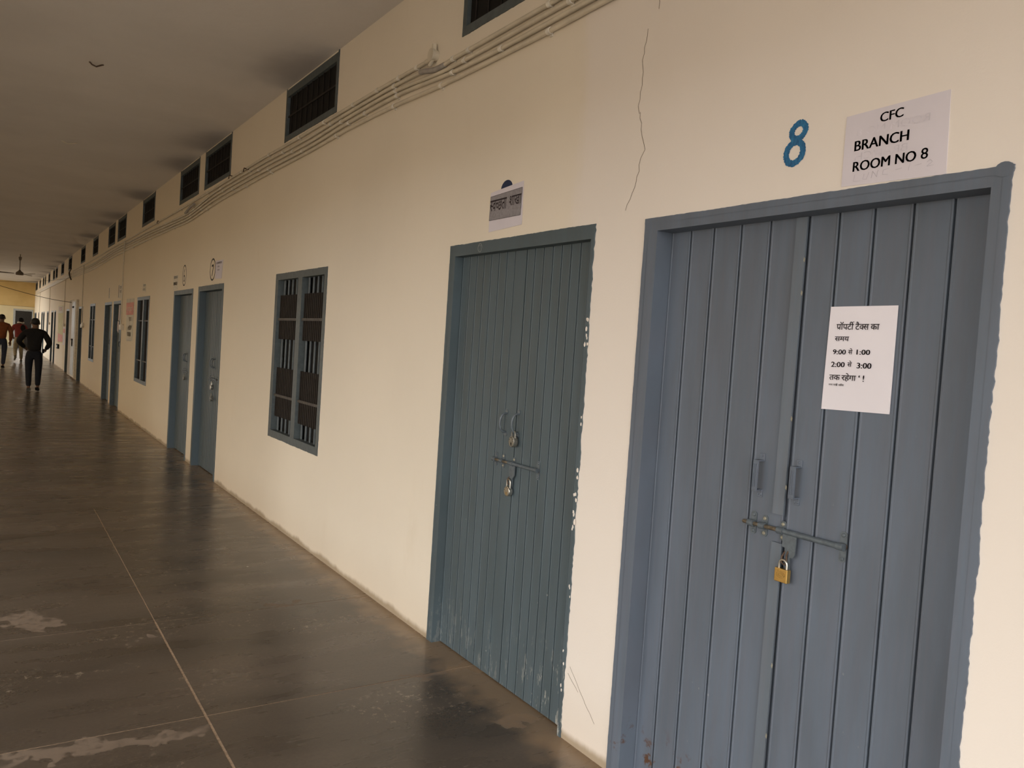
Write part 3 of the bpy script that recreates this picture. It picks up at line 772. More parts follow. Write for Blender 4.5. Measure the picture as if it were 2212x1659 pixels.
# CFC sheet over door 8
e = sheet('paper_notice', [(1.390, 2.247), (1.103, 2.256), (1.097, 2.046), (1.390, 2.054)], -.0005, M_paper2,
          'white paper sheet reading CFC BRANCH ROOM NO 8 pasted above the wide door', curl=.0008)
B = .018
text_part(e, 'printed_text', M_ink, [(bold('CFC'), 1.288, 2.211, 1.222, 2.236, .003), (bold('BRANCH'), 1.358, 2.146, 1.202, 2.174, .003),
                                    (bold('ROOM NO'), 1.358, 2.090, 1.178, 2.117, .002), (bold('8', .02), 1.166, 2.093, 1.147, 2.121)], -.0025)
mb = MB()
for st in ([(1.350, 2.082), (1.353, 2.064), (1.332, 2.062)], [(1.322, 2.080), (1.325, 2.066), (1.314, 2.064), (1.308, 2.082)], [(1.300, 2.065), (1.297, 2.083), (1.284, 2.066), (1.281, 2.084)],
           [(1.250, 2.084), (1.266, 2.082), (1.268, 2.070), (1.252, 2.068)], [(1.232, 2.077), (1.214, 2.079)], [(1.196, 2.070), (1.193, 2.089)], [(1.180, 2.080), (1.162, 2.082)],
           [(1.148, 2.084), (1.140, 2.089), (1.134, 2.083), (1.148, 2.073), (1.130, 2.074)]):
    ribbon(mb, rough_line(st, .0008, .005), .0007, -.0026)
mb.build('pencil_writing', M_faint, e)
text_part(e, 'show_through', M_ghost, [(glyphs('ROOM NO 8'), 1.355, 2.186, 1.150, 2.206, .003, True), (glyphs('BRANCH'), 1.355, 2.120, 1.205, 2.140, .003, True)], -.0022)

# time-table sheet on door 8
def quad_lerp(quad, s, t_):
    y_ = (quad[0][0] * (1 - s) + quad[1][0] * s) * (1 - t_) + (quad[3][0] * (1 - s) + quad[2][0] * s) * t_
    z_ = (quad[0][1] * (1 - s) + quad[1][1] * s) * (1 - t_) + (quad[3][1] * (1 - s) + quad[2][1] * s) * t_
    return y_, z_
Q = [(1.439, 1.726), (1.2335, 1.7275), (1.2325, 1.433), (1.444, 1.428)]
e = sheet('paper_notice', Q, .0675, M_paper, 'white A4 sheet of opening hours in Hindi taped on the wide door', curl=.0012)
prop = deva(['प', [(-.42, .06), (-.28, .15), (-.09, .27)], 'ॉ', 'प', 'ट', 'ी', [(-.10, .62), (-.17, .73), (-.11, .86), (.0, .90), (.06, .84)]], .012)
tax = deva(['ट', 'ै', ('क', .62), 'स'], .012); ka = deva(['क', 'ा'], .012)
samay = deva(['स', 'म', 'य'], .012); se = deva(['स', 'े'], .012)
tak = deva(['त', 'क'], .012); rahega = deva(['र', 'ह', 'े', 'ग', 'ा'], .012)
def line(vf, s0, s1, t0, t1):
    vs, fs = vf; a0 = min(v[0] for v in vs); a1 = max(v[0] for v in vs); b0 = min(v[1] for v in vs); b1 = max(v[1] for v in vs)
    out = []
    for a, b in vs:
        s = s0 + (s1 - s0) * (a - a0) / (a1 - a0); t_ = t1 + (t0 - t1) * (b - b0) / (b1 - b0)
        y_, z_ = quad_lerp(Q, s, t_); out.append((.0642, y_, z_))
    return out, fs
mb = MB()
for args in ((merge_runs([(prop, .16), (tax, .2), (ka, 0)]), .125, .765, .145, .225), (samay, .115, .335, .290, .335),
             (bold('9:00', .035), .105, .305, .415, .462), (se, .34, .405, .400, .460), (bold('1:00', .035), .465, .665, .412, .460),
             (bold('2:00', .035), .095, .305, .535, .585), (se, .345, .41, .520, .580), (bold('3:00', .035), .485, .70, .537, .590),
             (merge_runs([(tak, .18), (rahega, 0)]), .085, .49, .640, .722), (bold('‘ !', .035), .525, .61, .655, .715)):
    v, f_ = line(*args); mb = MB(); mb.add(v, f_); mb.build('printed_text', M_ink, e)
mb = MB()
small = merge_runs([(deva(['न', 'ग', 'र']), .3), (deva(['प', 'र', 'ि', 'ष', 'द']), .3), (deva(['स', 'ि', 'र', 'स', 'ा']), 0)])
v, f_ = line(small, .085, .32, .742, .768); mb.add(v, f_); tag(mb.build('small_print', M_ink, e), kind='stuff')

# sanitation branch sheet over door 2
e = sheet('paper_notice', [(3.281, 2.282), (3.003, 2.302), (2.998, 2.106), (3.279, 2.096)], -.0015, M_paper2,
          'white sheet with grey panel and Hindi heading pasted above the narrow-plank door', curl=.0008)
mb = MB(); mb.prism([(3.276, 2.262), (3.008, 2.273), (3.010, 2.150), (3.278, 2.150)], -.0042, -.0024); mb.build('grey_panel', M_paperg, e)
mb = MB()
P4 = [(3.276, 2.262), (3.008, 2.273), (3.010, 2.150), (3.278, 2.150)]
for a, b in zip(P4, P4[1:] + P4[:1]): ribbon(mb, [a, b], .0008, -.0046)
sw = deva([('स', .74), 'व', ('च', .70), 'छ', 'त', 'ा'], .012); sh_ = deva(['श', 'ा', 'ख', 'ा'], .012)
fitted(mb, sw, 3.276, 2.190, 3.132, 2.243, -.0046, .002); mb.build('printed_text', M_ink, e); mb = MB(); fitted(mb, sh_, 3.108, 2.200, 3.012, 2.245, -.0046, .002)
mb.build('printed_text', M_ink, e)

# signs above doors 6 and 7, above window 2, above doors 4 and 5
e = sheet('paper_notice', [(8.83, 2.290), (8.51, 2.285), (8.55, 2.092), (8.83, 2.100)], -.001, M_paper2, 'small lilac paper beside the circled 7', curl=.001)
mb = MB(); marks(mb, 8.80, 2.250, 8.56, 2.268, -.004, 8); marks(mb, 8.74, 2.215, 8.65, 2.228, -.004, 2); marks(mb, 8.74, 2.180, 8.64, 2.192, -.004, 3); tag(mb.build('small_print', M_ink, e), kind='stuff')
e = sheet('paper_notice', [(11.14, 2.235), (10.86, 2.228), (10.85, 2.045), (11.13, 2.045)], -.001, plain('cream_paper', (.70, .64, .53), .8), 'small cream paper reading BRANCH beside the circled 6', curl=.001)
mb = MB(); marks(mb, 11.11, 2.188, 10.88, 2.218, -.004, 5); tag(mb.build('small_print', M_ink, e), kind='stuff')
text_part(e, 'printed_text', M_ink, [(bold('BRANCH', .035), 11.11, 2.105, 10.88, 2.148)], -.004)
e = sheet('paper_notice', [(13.66, 2.23), (13.33, 2.20), (13.33, 2.08), (13.66, 2.10)], -.001, plain('cream_paper_sheet', (.72, .66, .53), .8), 'small cream paper with two printed lines above the second window', curl=.001)
mb = MB(); marks(mb, 13.60, 2.175, 13.37, 2.20, -.004, 4); marks(mb, 13.62, 2.110, 13.38, 2.135, -.004, 3); tag(mb.build('small_print', M_ink, e), kind='stuff')
e = sheet('paper_notice', [(16.50, 2.30), (16.02, 2.27), (16.02, 2.05), (16.48, 2.05)], -.001, plain('pale_paper_sheet', (.72, .66, .56), .8), 'pale paper with black lines above the door left of the conduit', curl=.001)
mb = MB(); marks(mb, 16.30, 2.22, 16.07, 2.26, -.004, 3); marks(mb, 16.30, 2.14, 16.07, 2.18, -.004, 3); tag(mb.build('small_print', M_ink, e), kind='stuff')
mb = MB(); mb.box((-.0045, 16.42, 2.06), (-.0035, 16.46, 2.29)); mb.build('black_margin', M_ink, e)
e = sheet('paper_notice', [(17.95, 2.29), (17.80, 2.29), (17.78, 2.07), (17.93, 2.07)], -.001, plain('ivory_paper_sheet', (.72, .66, .56), .8), 'narrow pale paper above the ajar door with dark edge', curl=.001)
mb = MB(); mb.box((-.0045, 17.84, 2.08), (-.0035, 17.87, 2.28)); mb.build('black_margin', M_ink, e)

# help desk poster
e = sheet('poster', [(15.36, 2.014), (14.47, 2.010), (14.50, 1.300), (15.18, 1.284)], -.002, M_poster, 'tall poster with faded pink band and HELP DESK text beside the conduit', 'poster', .002)
mb = MB(); mb.prism([(15.34, 1.945), (14.48, 1.945), (14.49, 1.735), (15.30, 1.735)], -.0055, -.0042); mb.build('pink_band', M_pink, e)
mb = MB(); marks(mb, 15.2, 1.80, 14.65, 1.86, -.006, 5); tag(mb.build('band_marks', M_poster, e), kind='stuff')
M_gp = plain('grey_print', (.33, .30, .26), .8); mb = MB(); marks(mb, 14.95, 1.63, 14.68, 1.69, -.006, 3); marks(mb, 15.10, 1.292, 14.60, 1.305, -.006, 4); tag(mb.build('small_print', M_gp, e), kind='stuff')
text_part(e, 'printed_text', M_gp, [(bold('HELP', .035), 15.02, 1.485, 14.64, 1.555), (bold('DESK', .035), 15.06, 1.375, 14.66, 1.445)], -.006)
# notices on the door next to it
sheet('paper_notice', [(16.86, 1.935), (16.66, 1.93), (16.70, 1.63), (16.90, 1.642)], .066, M_paper2, 'upper of two narrow papers pasted on the dark door by the switch box', curl=.002)
sheet('paper_notice', [(16.98, 1.625), (16.75, 1.62), (16.78, 1.40), (17.0, 1.445)], .066, M_paper2, 'lower slanted paper pasted on the dark door by the switch box', curl=.002)
# far poster
e = sheet('poster', [(32.1, 2.10), (29.85, 2.08), (29.65, .875), (31.8, .815)], -.002, M_postery, 'tall yellow and pink banner far down the wall', 'poster', .002)
MB().prism([(32.05, 2.08), (29.9, 2.06), (29.88, 1.84), (32.0, 1.84)], -.0055, -.0044).build('heading_band', M_poster, e)
mb = MB(); marks(mb, 31.7, 1.92, 30.3, 2.02, -.007, 4); mb.build('heading_text', plain('red_print', (.45, .06, .04), .7), e)
MB().prism([(31.85, 1.15), (29.68, 1.12), (29.66, .90), (31.8, .85)], -.0055, -.0044).build('pink_band', M_pink, e)
e = sheet('poster', [(29.5, 1.38), (28.75, 1.37), (28.75, .82), (29.45, .82)], -.002, M_paper, 'small white and pink bill beside the far banner', 'poster', .002)
MB().prism([(29.47, 1.34), (28.77, 1.34), (28.77, 1.20), (29.46, 1.20)], -.0055, -.0044).build('pink_band', M_pink, e)
o = MB().box((-.05, 31.0, .63), (0, 31.75, .78)).build('meter_box', M_dark, None); tag(o, 'small dark box low on the wall below the far banner', 'box')
MB().box((-.052, 31.3, .66), (-.05, 31.6, .74)).build('box_window', M_white, o)

# ------------------------------------------------------------------ conduits
def smooth(pts, k=5):
    P = [Vector(p) for p in pts]; out = []
    for i in range(len(P) - 1):
        a, b, c_, d_ = P[max(i - 1, 0)], P[i], P[i + 1], P[min(i + 2, len(P) - 1)]
        for j in range(k):
            t_ = j / k
            # monotone-ish blend: damped Catmull-Rom
            m1 = (c_ - a) * .5 * min(1, (c_ - b).length / max(1e-6, (b - a).length if i else 1)); m2 = (d_ - b) * .5 * min(1, (c_ - b).length / max(1e-6, (d_ - c_).length if i < len(P) - 2 else 1))
            h1 = 2 * t_ ** 3 - 3 * t_ ** 2 + 1; h2 = t_ ** 3 - 2 * t_ ** 2 + t_; h3 = -2 * t_ ** 3 + 3 * t_ ** 2; h4 = t_ ** 3 - t_ ** 2
            out.append(b * h1 + m1 * h2 + c_ * h3 + m2 * h4)
    return out + [P[-1]]
RP = .0115; XP = -.016
CL = {'p1': [(26.6, 3.05), (24.4, 3.044), (21, 3.038), (17.4, 3.06), (15.16, 3.05), (13.4, 3.052), (11.26, 3.053), (9.04, 3.068), (7.35, 3.088), (6.2, 3.085), (5.6, 3.09), (4.7, 3.095), (4.04, 3.092)],
      'p2': [(26.6, 2.99), (24.35, 2.98), (21, 2.95), (17.38, 3.005), (15.14, 2.998), (13.39, 2.994), (11.24, 2.963), (10.2, 2.955), (9.03, 3.025), (7.34, 3.046), (5.96, 3.042), (5.15, 3.060), (4.40, 3.062), (4.08, 3.052)],
      'p2b': [(3.83, 3.021), (3.73, 3.027), (3.56, 3.028), (2.89, 3.032), (1.5, 3.03), (YN + .1, 3.03)],
      'p3': [(26.6, 2.95), (24.3, 2.93), (21, 2.915), (17.36, 2.962), (15.13, 2.962), (13.38, 2.957), (11.23, 2.928), (10.3, 2.92), (9.02, 2.985), (7.33, 3.008), (5.95, 3.005), (5.15, 3.027), (4.42, 3.028), (4.0, 3.0), (3.84, 2.990), (3.43, 2.988), (2.73, 2.996), (1.5, 2.993), (YN + .1, 2.99)],
      'p4': [(26.6, 2.90), (24.3, 2.88), (21, 2.871), (17.34, 2.918), (15.12, 2.920), (13.37, 2.916), (11.22, 2.893), (10.3, 2.885), (9.01, 2.945), (7.33, 2.968), (5.95, 2.968), (5.15, 2.990), (4.36, 2.994), (3.72, 2.957), (3.25, 2.948), (2.58, 2.954), (1.5, 2.952), (YN + .1, 2.95)],
      'p5': [(26.6, 2.86), (24.3, 2.83), (21, 2.815), (17.33, 2.865), (15.1, 2.870), (13.35, 2.872), (11.21, 2.857), (10.3, 2.848), (9.0, 2.900), (7.32, 2.928), (5.95, 2.935), (5.15, 2.950), (4.44, 2.942), (3.84, 2.920), (2.86, 2.914), (2.49, 2.920), (1.5, 2.918), (YN + .1, 2.918)]}
CLIP = {'p1': [4.15, 4.39, 4.70, 5.09, 5.64, 6.19, 7.0, 7.9, 9.3, 10.8, 12.5], 'p2': [4.45, 5.5, 6.6, 7.6, 8.7, 10.0, 11.8], 'p2b': [3.56, 3.72, 2.87, 2.0],
        'p3': [3.60, 2.72, 4.42, 5.30, 6.35, 7.3, 8.6, 10.2, 12.0], 'p4': [3.72, 3.25, 4.40, 4.88, 5.16, 6.10, 7.0, 8.2, 9.6, 11.4, 14.3], 'p5': [2.86, 3.84, 4.44, 5.38, 6.9, 7.7, 9.3, 11.2, 13.0, 14.8]}
LB = {'p1': 'topmost ivory conduit of the bundle, ending at the junction box', 'p2': 'second ivory conduit from the top, left of the grey elbow', 'p2b': 'topmost ivory conduit right of the grey elbow',
      'p3': 'middle ivory conduit of the long bundle', 'p4': 'second lowest ivory conduit of the long bundle', 'p5': 'lowest ivory conduit of the long bundle'}
def zat(pl, y_):
    for a, b in zip(pl[:-1], pl[1:]):
        if min(a.y, b.y) <= y_ <= max(a.y, b.y): return a.z + (b.z - a.z) * (y_ - a.y) / (b.y - a.y or 1)
    return pl[-1].z
for k, v in CL.items():
    pl = smooth([(XP, a, b) for a, b in v])
    e = empty('conduit_pipe', (0, v[len(v) // 2][0], v[len(v) // 2][1]), label=LB[k], cat='pipe', group='ivory conduits clipped along the wall')
    MB().tube(pl, RP, 10).build('pipe', M_pvc, e, True)
    for y_ in CLIP[k]:
        z = zat(pl, y_); m = MB(); m.tube([(XP, y_ - .011, z), (XP, y_ + .011, z)], RP + .0035, 10)
        m.box((-.006, y_ - .009, z - .021), (-.0005, y_ + .009, z - .010)); m.build('clip', M_clip, e, True)
# grey flexible elbow and the fittings at the end of the top conduit
pl = smooth([(XP, 4.10, 3.054), (XP - .004, 4.04, 3.044), (XP - .006, 3.96, 3.026), (XP - .004, 3.88, 3.018), (XP, 3.81, 3.021)], 6)
o = MB().tube(pl, .0145, 12).build('flexible_conduit', M_pvcg, None, True); tag(o, 'grey flexible elbow joining two ivory conduits below the junction box', 'pipe')
e = empty('junction_box', (0, 3.96, 3.11), label='round ivory junction box with pipe stub above the grey elbow', cat='junction box')
MB().disc((3.945, 3.105), .030, -.034, 0, 20).disc((3.945, 3.105), .034, -.040, -.033, 20).build('box_body', M_pvc, e, True)
MB().tube([(XP, 3.945, 3.13), (XP, 3.948, 3.165)], .0135, 12).build('pipe_stub', M_pvc, e, True)
MB().tube([(XP - .01, 3.94, 3.08), (XP - .01, 3.955, 3.066), (XP - .008, 3.975, 3.060)], .011, 10).build('lower_stub', M_pvc, e, True)
MB().tube([(XP, 4.035, 3.093), (XP, 3.965, 3.094)], .0138, 12).build('socket', M_pvc, e, True)
# small grey coupler near the far doors
o = MB().tube(smooth([(XP - .03, 10.35, 2.95), (XP - .034, 10.15, 2.972), (XP - .034, 10.02, 2.99), (XP - .03, 9.85, 3.0)]), .014, 10).build('flexible_conduit', M_pvcg, None, True); tag(o, 'small grey sleeve on the conduit bundle above the circled 7 door', 'pipe')
# black fixings and hanging screws
for i, (y_, z) in enumerate(((8.25, 3.09), (7.70, 3.075), (12.3, 3.05))):
    m = MB(); m.tube([(0, y_, z), (-.045, y_, z + .004), (-.05, y_ + .004, z - .03)], .006, 6); o = m.build('wall_hook', M_rust, None, True)
    tag(o, ['rusty hook sticking out beside the vent above the circled 7', 'rusty hook on the conduits between first window and circled 7', 'rusty hook on the conduits near the second window'][i], 'hook')
# dark cable loop further down
pl = smooth([(-.05, 26.8, 3.12), (-.07, 27.1, 3.02), (-.07, 26.95, 2.92), (-.05, 26.65, 2.80)], 6)
o = MB().tube(pl, .02, 8).build('cable_loop', M_wire, None, True); tag(o, 'dark cable loop hanging at the far end of the conduit bundle', 'cable')
o = MB().box((-.03, 27.3, 2.90), (-.001, 47.5, 3.02)).build('cable_trunking', M_pvc, None); tag(o, 'flat ivory trunking running on beyond the conduit bundle', 'trunking')
# vertical drops with their switch boxes
for i, (y_, zt, zb, lb) in enumerate(((15.66, 3.04, 1.56, 'conduit drop left of the help desk poster'), (23.0, 3.02, 1.52, 'conduit drop right of the white door'), (28.85, 2.90, 1.50, 'conduit drop right of the far banner'),
                                      (36.6, 2.90, 1.50, 'conduit drop beside the far paired doors'), (44.3, 2.90, 1.50, 'conduit drop nearest the end wall'))):
    e = empty('conduit_drop', (0, y_, zb), label='vertical ivory ' + lb, cat='pipe')
    r = .011
    MB().tube([(-.040, y_, zt), (-.040, y_, zb - .01)], r, 8).build('pipe', M_pvc, e, True)
    MB().box((-.056, y_ - .09, zb - .09), (0, y_ + .09, zb)).build('switch_box', M_pvc, e)
e = empty('doorbell', (0, 15.85, 1.5), label='white bell push beside the dark door', cat='switch')
MB().box((-.03, 15.79, 1.475), (0, 15.88, 1.565)).build('back_box', M_white, e)
MB().disc((15.835, 1.52), .018, -.038, -.03, 14).build('button', M_pink, e)
o = MB().disc((22.78, 1.50), .06, -.05, -.004, 16, .01).build('bell_gong', M_white, None, True); tag(o, 'round white gong bell on the wall by the far blue door', 'bell')

# white steel door leaf and beige board standing proud of the wall
e = empty('steel_door', (-.05, 25.1, 0), label='grey-white steel door with cream border standing proud of the wall far down the corridor', cat='door')
MB().box((-.06, 24.42, .05), (-.001, 25.72, 2.17)).build('border', plain('cream_enamel', (.66, .60, .48), .6), e)
MB().box((-.068, 24.60, .10), (-.060, 25.55, 2.12)).build('panel', M_grey, e)
for z in (1.95, 1.05): MB().box((-.09, 25.0, z), (-.068, 25.3, z + .05)).build('latch', M_dark, e)
MB().ring((25.1, .98), .09, .07, -.085, -.068, 16).build('lock_ring', M_dark, e)
o = MB().box((-.03, 25.80, .02), (-.001, 27.05, 2.19)).build('board', M_beige, None); tag(o, 'plain beige board fixed beside the white steel door', 'board')

# ------------------------------------------------------------------ wires and fan
pl = smooth([(-3.24, 25.6, 2.86), (-2.5, 25.6, 2.60), (-1.791, 25.6, 2.409), (-1.147, 25.6, 2.259), (-.593, 25.6, 2.158), (-.085, 25.6, 2.108)])
o = MB().tube(pl, .0075, 6).build('overhead_cable', M_wire, None, True); tag(o, 'lower black cable sagging across the corridor to the white steel door', 'cable')
pl = smooth([(-3.24, 26.2, 2.43), (-1.80, 26.2, 2.548), (-1.05, 26.2, 2.62), (-.278, 26.2, 2.765), (-.06, 26.2, 2.86)])
o = MB().tube(pl, .0035, 6).build('overhead_cable', M_wire, None, True); tag(o, 'upper thin wire strung across the corridor under the fan', 'cable')
FX, FY = -1.272, 29.0
e = empty('ceiling_fan', (FX, FY, CH), label='brown three-bladed ceiling fan hanging far down the corridor', cat='fan')
MB().tube([(FX, FY, 3.46), (FX, FY, 3.45), (FX, FY, 3.37), (FX, FY, 3.34)], [.03, .045, .035, .014], 14).build('canopy', M_fan, e, True)
MB().tube([(FX, FY, 3.54), (FX, FY, 2.98)], .013, 10).build('down_rod', M_fan, e, True)
MB().tube([(FX, FY, 3.06), (FX, FY, 3.02), (FX, FY, 2.985), (FX, FY, 2.94), (FX, FY, 2.90), (FX, FY, 2.895)], [.02, .045, .095, .11, .10, .05], 20).build('motor', M_fan, e, True)
for k, a in enumerate((math.radians(-178), math.radians(-58), math.radians(62))):
    m = MB(); ux = Vector((math.cos(a), math.sin(a), 0)); vx = Vector((-ux.y, ux.x, 0)); c = Vector((FX, FY, 2.945))
    P = [c + ux * .14 + vx * .05, c + ux * .62 + vx * .08 + Vector((0, 0, .012)), c + ux * .66 + vx * .0, c + ux * .62 - vx * .07 - Vector((0, 0, .018)), c + ux * .14 - vx * .04 - Vector((0, 0, .01))]
    m.add([p + Vector((0, 0, .004)) for p in P] + [p - Vector((0, 0, .004)) for p in P], [(0, 1, 2, 3, 4), (9, 8, 7, 6, 5)] + [(i, i + 5, (i + 1) % 5 + 5, (i + 1) % 5) for i in range(5)])
    m.build('blade', M_fan, e)
for i, (x_, y_, w_) in enumerate(((-1.35, 7.10, .05), (-1.30, 10.35, .08))):
    m = MB(); m.tube([(x_ - w_, y_, CH), (x_ - w_ * .6, y_, CH - .018), (x_, y_ + .01, CH - .024), (x_ + w_ * .6, y_, CH - .010), (x_ + w_, y_, CH)], .006, 8)
    o = m.build('ceiling_hook', M_rust if i == 0 else M_pvc, None, True); tag(o, ['bare rusty fan hook in the ceiling nearest the camera', 'whitewashed fan hook in the ceiling behind the rusty one'][i], 'hook')

# ------------------------------------------------------------------ people
def skin(name, V, E, mat, parent, root=0, sub=2):
    me = bpy.data.meshes.new(name); me.from_pydata([v[:3] for v in V], E, []); me.materials.append(mat)
    o = bpy.data.objects.new(name, me); COL.objects.link(o); o.parent = parent
    s = o.modifiers.new('skin', 'SKIN'); s.use_smooth_shade = True
    sv = me.skin_vertices[0].data
    for i, v in enumerate(V):
        rx = v[3]; ry = v[4] if len(v) > 4 else v[3]; sv[i].radius = (rx, ry); sv[i].use_root = (i == root)
    sb = o.modifiers.new('sub', 'SUBSURF'); sb.levels = sub; sb.render_levels = sub
    return o
def chain(base, pts):
    """append pts after index base"""
    return pts
def person(loc, rz, s, J, mats, label, extras):
    """J: joints in metres for a 1.7 m person, x to their right, y forwards"""
    e = empty('person', loc, label=label, cat='person'); e.rotation_euler = (0, 0, rz); e.scale = (s, s, s)
    Vb = []; Eb = []
    def add(p, r, prev=None):
        Vb.append((p[0], p[1], p[2], r)); i = len(Vb) - 1
        if prev is not None: Eb.append((prev, i))
        return i
    pel = add(J['pelvis'], .09); sp = add(J['waist'], .085, pel); chs = add(J['chest'], .09, sp); nk = add(J['neck'], .055, chs)
    hd0 = add((J['head'][0], J['head'][1], J['head'][2] - .07), .07, nk); hd = add(J['head'], .092, hd0); ht = add((J['head'][0], J['head'][1], J['head'][2] + .06), .075, hd)
    for s_ in ('l', 'r'):
        sh = add(J['sho' + s_], .045, chs); el = add(J['elb' + s_], .042, sh); wr = add(J['wri' + s_], .028, el)
        W_ = Vector(J['wri' + s_]); dr = (W_ - Vector(J['elb' + s_])).normalized()
        hnd = add(W_ + dr * .06, .034, wr)
        side = dr.cross(Vector((0, 0, 1))); side = side.normalized() if side.length > .1 else Vector((0, 1, 0))
        for k, (o_, ln) in enumerate(((-.028, .062), (-.010, .075), (.009, .07), (.026, .055))):
            b0 = add(W_ + dr * .095 + side * o_, .011, hnd); b1 = add(W_ + dr * (.095 + ln * .5) + side * o_ * 1.1, .009, b0); add(W_ + dr * (.095 + ln * .9) + side * o_ * 1.1 + Vector((0, .012, -.01)), .007, b1)
        th = add(W_ + dr * .045 - side * .038, .012, hnd); add(W_ + dr * .085 - side * .052, .009, th)
        hp_ = add(J['hip' + s_], .07, pel); kn = add(J['kne' + s_], .050, hp_); an = add(J['ank' + s_], .036, kn)
        an2 = add(Vector(J['ank' + s_]) + Vector(J['toe' + s_]) * .5, .03, an)
    skin('body', Vb, Eb, mats['skin'], e)
    # face: nose and ears as part of the head, kept small
    hx, hy, hz = J['head']
    fm = MB(); fy = J.get('face', 1)
    def ballm(mb, c, r, n=8):
        for i in range(n): pass
        vs = []; fs = []
        for i in range(n + 1):
            a = PI * i / n
            for j in range(2 * n):
                b = PI * j / n; vs.append((c[0] + r[0] * math.sin(a) * math.cos(b), c[1] + r[1] * math.sin(a) * math.sin(b), c[2] + r[2] * math.cos(a)))
        for i in range(n):
            for j in range(2 * n): fs.append((i * 2 * n + j, i * 2 * n + (j + 1) % (2 * n), (i + 1) * 2 * n + (j + 1) % (2 * n), (i + 1) * 2 * n + j))
        mb.add(vs, fs)
    ballm(fm, (hx - .088, hy, hz - .01), (.014, .022, .034)); ballm(fm, (hx + .088, hy, hz - .01), (.014, .022, .034)); ballm(fm, (hx, hy + .098, hz - .015), (.014, .018, .028))
    o = fm.build('ears_and_nose', mats['skin'], None, True); o.parent = e
    em = MB(); ballm(em, (hx - .034, hy + .084, hz + .012), (.013, .009, .009)); ballm(em, (hx + .034, hy + .084, hz + .012), (.013, .009, .009)); ballm(em, (hx, hy + .088, hz - .052), (.026, .008, .007))
    o = em.build('eyes_and_mouth', M_dark, None, True); o.parent = e
    hm = MB(); ballm(hm, (hx, hy - .020, hz + .030), (.090, .098, .088), 12)
    o = hm.build(mats.get('hairname', 'hair'), mats['hair'], None, True); o.parent = e
    # jacket
    Vj = [(*J['pelvis'][:2], J['pelvis'][2] - .04, .165, .155), (*J['waist'], .155, .15), (*J['chest'], .155, .15), (J['neck'][0], J['neck'][1], J['neck'][2] - .03, .09, .085)]; Ej = [(0, 1), (1, 2), (2, 3)]
    for s_ in ('l', 'r'):
        b = len(Vj); sh, el, wr = J['sho' + s_], J['elb' + s_], J['wri' + s_]
        Vj += [(sh[0] * .95, sh[1], sh[2] - .035, .078), (*[(sh[i] + el[i]) / 2 for i in range(3)], .075), (*el, .066), (*wr, .046)]; Ej += [(2, b), (b, b + 1), (b + 1, b + 2), (b + 2, b + 3)]
    skin('jacket', Vj, Ej, mats['jacket'], e)
    Vt = [(J['pelvis'][0], J['pelvis'][1], 1.03, .13, .12), (*J['pelvis'], .135, .125)]; Et = [(0, 1)]
    for s_ in ('l', 'r'):
        b = len(Vt); hp_, kn, an = J['hip' + s_], J['kne' + s_], J['ank' + s_]
        Vt += [(hp_[0], hp_[1], hp_[2] - .08, .095), (*[(hp_[i] + kn[i]) / 2 for i in range(3)], .092), (*kn, .075), (*[(kn[i] + an[i]) / 2 for i in range(3)], .068), (an[0], an[1], an[2] + .02, .055)]
        Et += [(1, b)] + [(b + i, b + i + 1) for i in range(4)]
    skin('trousers', Vt, Et, mats['trousers'], e)
    for s_ in ('l', 'r'):
        a = Vector(J['ank' + s_]); tdir = Vector(J['toe' + s_])
        up = Vector(J.get('sol' + s_, (0, 0, -1)))
        Vs = [(*(a + up * .02), .042), (*(a + up * .045 - tdir * .25), .040, .038), (*(a + up * .05 + tdir * .35), .042, .036), (*(a + up * .055 + tdir * .85), .036, .028)]
        o = skin('shoe', Vs, [(0, 1), (0, 2), (2, 3)], mats['shoe' + s_], e)
    for fn in extras: fn(e, ballm)
    return e
BLK = plain('black_cloth', (.012, .011, .011), .85, .2); NVY = plain('dark_navy_cloth', (.014, .015, .020), .85, .2)
SKN = plain('brown_skin', (.16, .085, .05), .5, .4); HAIR = plain('black_hair', (.012, .010, .009), .6, .4)
ORG = plain('rust_orange_cloth', (.20, .065, .025), .85, .2); RED = plain('maroon_cloth', (.23, .045, .042), .85, .2)
KHA = plain('khaki_cloth', (.26, .22, .15), .85, .2); JEA = plain('dark_denim', (.035, .042, .065), .85, .2); SHG = plain('grey_shoe', (.16, .15, .13), .7)
J1 = dict(pelvis=(0, 0, .93), waist=(0, 0, 1.10), chest=(0, .01, 1.36), neck=(0, .03, 1.50), head=(.0, .05, 1.605),
          shol=(-.19, 0, 1.41), elbl=(-.32, -.03, 1.15), wril=(-.20, .17, 1.02), shor=(.19, 0, 1.41), elbr=(.31, -.05, 1.13), wrir=(.24, .16, 1.00),
          hipl=(-.095, 0, .88), knel=(-.10, .06, .48), ankl=(-.085, -.06, .085), toel=(-.02, .13, -.015), hipr=(.095, 0, .88), kner=(.10, .02, .48), ankr=(.095, -.04, .10), toer=(.02, .12, -.03))
def belt_item(e, ballm):
    m = MB(); m.box((.165, .02, .90), (.205, .09, 1.00)); o = m.build('phone_pouch', BLK, None); o.parent = e
    m = MB(); m.box((.24, .17, .985), (.30, .22, 1.03)); o = m.build('held_phone', M_steel, None); o.parent = e
person((-1.16, 20.15, 0), math.radians(-3), .925, J1, dict(skin=SKN, hair=HAIR, jacket=BLK, trousers=NVY, shoel=SHG, shoer=BLK), 'person in black jacket and dark trousers walking away with elbows bent', [belt_item])
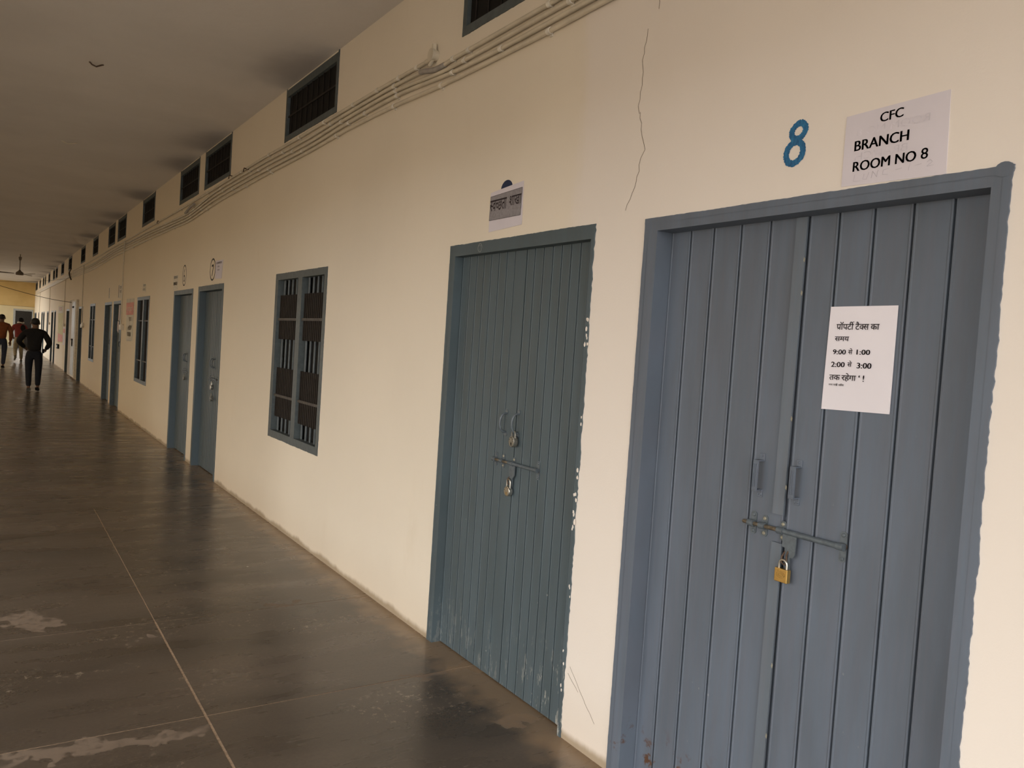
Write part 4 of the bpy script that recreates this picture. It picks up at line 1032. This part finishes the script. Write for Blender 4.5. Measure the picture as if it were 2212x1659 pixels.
J2 = dict(pelvis=(0, 0, .93), waist=(0, 0, 1.10), chest=(0, .03, 1.35), neck=(.02, .06, 1.49), head=(.04, .09, 1.60),
          shol=(-.19, 0, 1.41), elbl=(-.28, -.04, 1.14), wril=(-.20, .12, .98), shor=(.19, 0, 1.40), elbr=(.27, 0, 1.13), wrir=(.22, .15, 1.0),
          hipl=(-.09, 0, .88), knel=(-.12, .05, .49), ankl=(-.13, -.22, .20), toel=(-.02, .08, -.12), soll=(0, -.7, -.5), hipr=(.09, 0, .88), kner=(.08, .04, .47), ankr=(.09, .0, .085), toer=(.02, .13, -.015))
def scarf(e, ballm):
    m = MB(); m.tube([(.04 + .10 * math.cos(a), .085 + .10 * math.sin(a), 1.525 + .01 * math.sin(2 * a)) for a in [2 * PI * i / 16 for i in range(17)]], .022, 8); o = m.build('scarf', M_white, None, True); o.parent = e
    m = MB(); ballm(m, (.10, -.13, 1.32), (.085, .04, .13)); o = m.build('dark_jacket_part', BLK, None, True); o.parent = e  # flattened form standing for the dark right part of the jacket
person((-1.09, 33.8, 0), math.radians(4), .935, J2, dict(skin=SKN, hair=BLK, hairname='cap', jacket=RED, trousers=KHA, shoel=SHG, shoer=SHG), 'person in maroon jacket and khaki trousers walking beyond the one in black', [scarf])
J3 = dict(pelvis=(0, 0, .93), waist=(0, 0, 1.10), chest=(0, .01, 1.36), neck=(0, .03, 1.50), head=(.0, .04, 1.61),
          shol=(-.19, 0, 1.41), elbl=(-.27, -.02, 1.13), wril=(-.25, .10, .88), shor=(.19, 0, 1.41), elbr=(.27, -.04, 1.13), wrir=(.25, .04, .87),
          hipl=(-.095, 0, .88), knel=(-.10, .02, .48), ankl=(-.09, -.04, .085), toel=(-.02, .13, -.015), hipr=(.095, 0, .88), kner=(.09, .05, .48), ankr=(.07, .02, .085), toer=(.02, .13, -.015))
person((-1.68, 29.3, 0), math.radians(-5), .965, J3, dict(skin=SKN, hair=HAIR, jacket=ORG, trousers=JEA, shoel=BLK, shoer=BLK), 'person in rust orange top and dark jeans at the left edge', [])
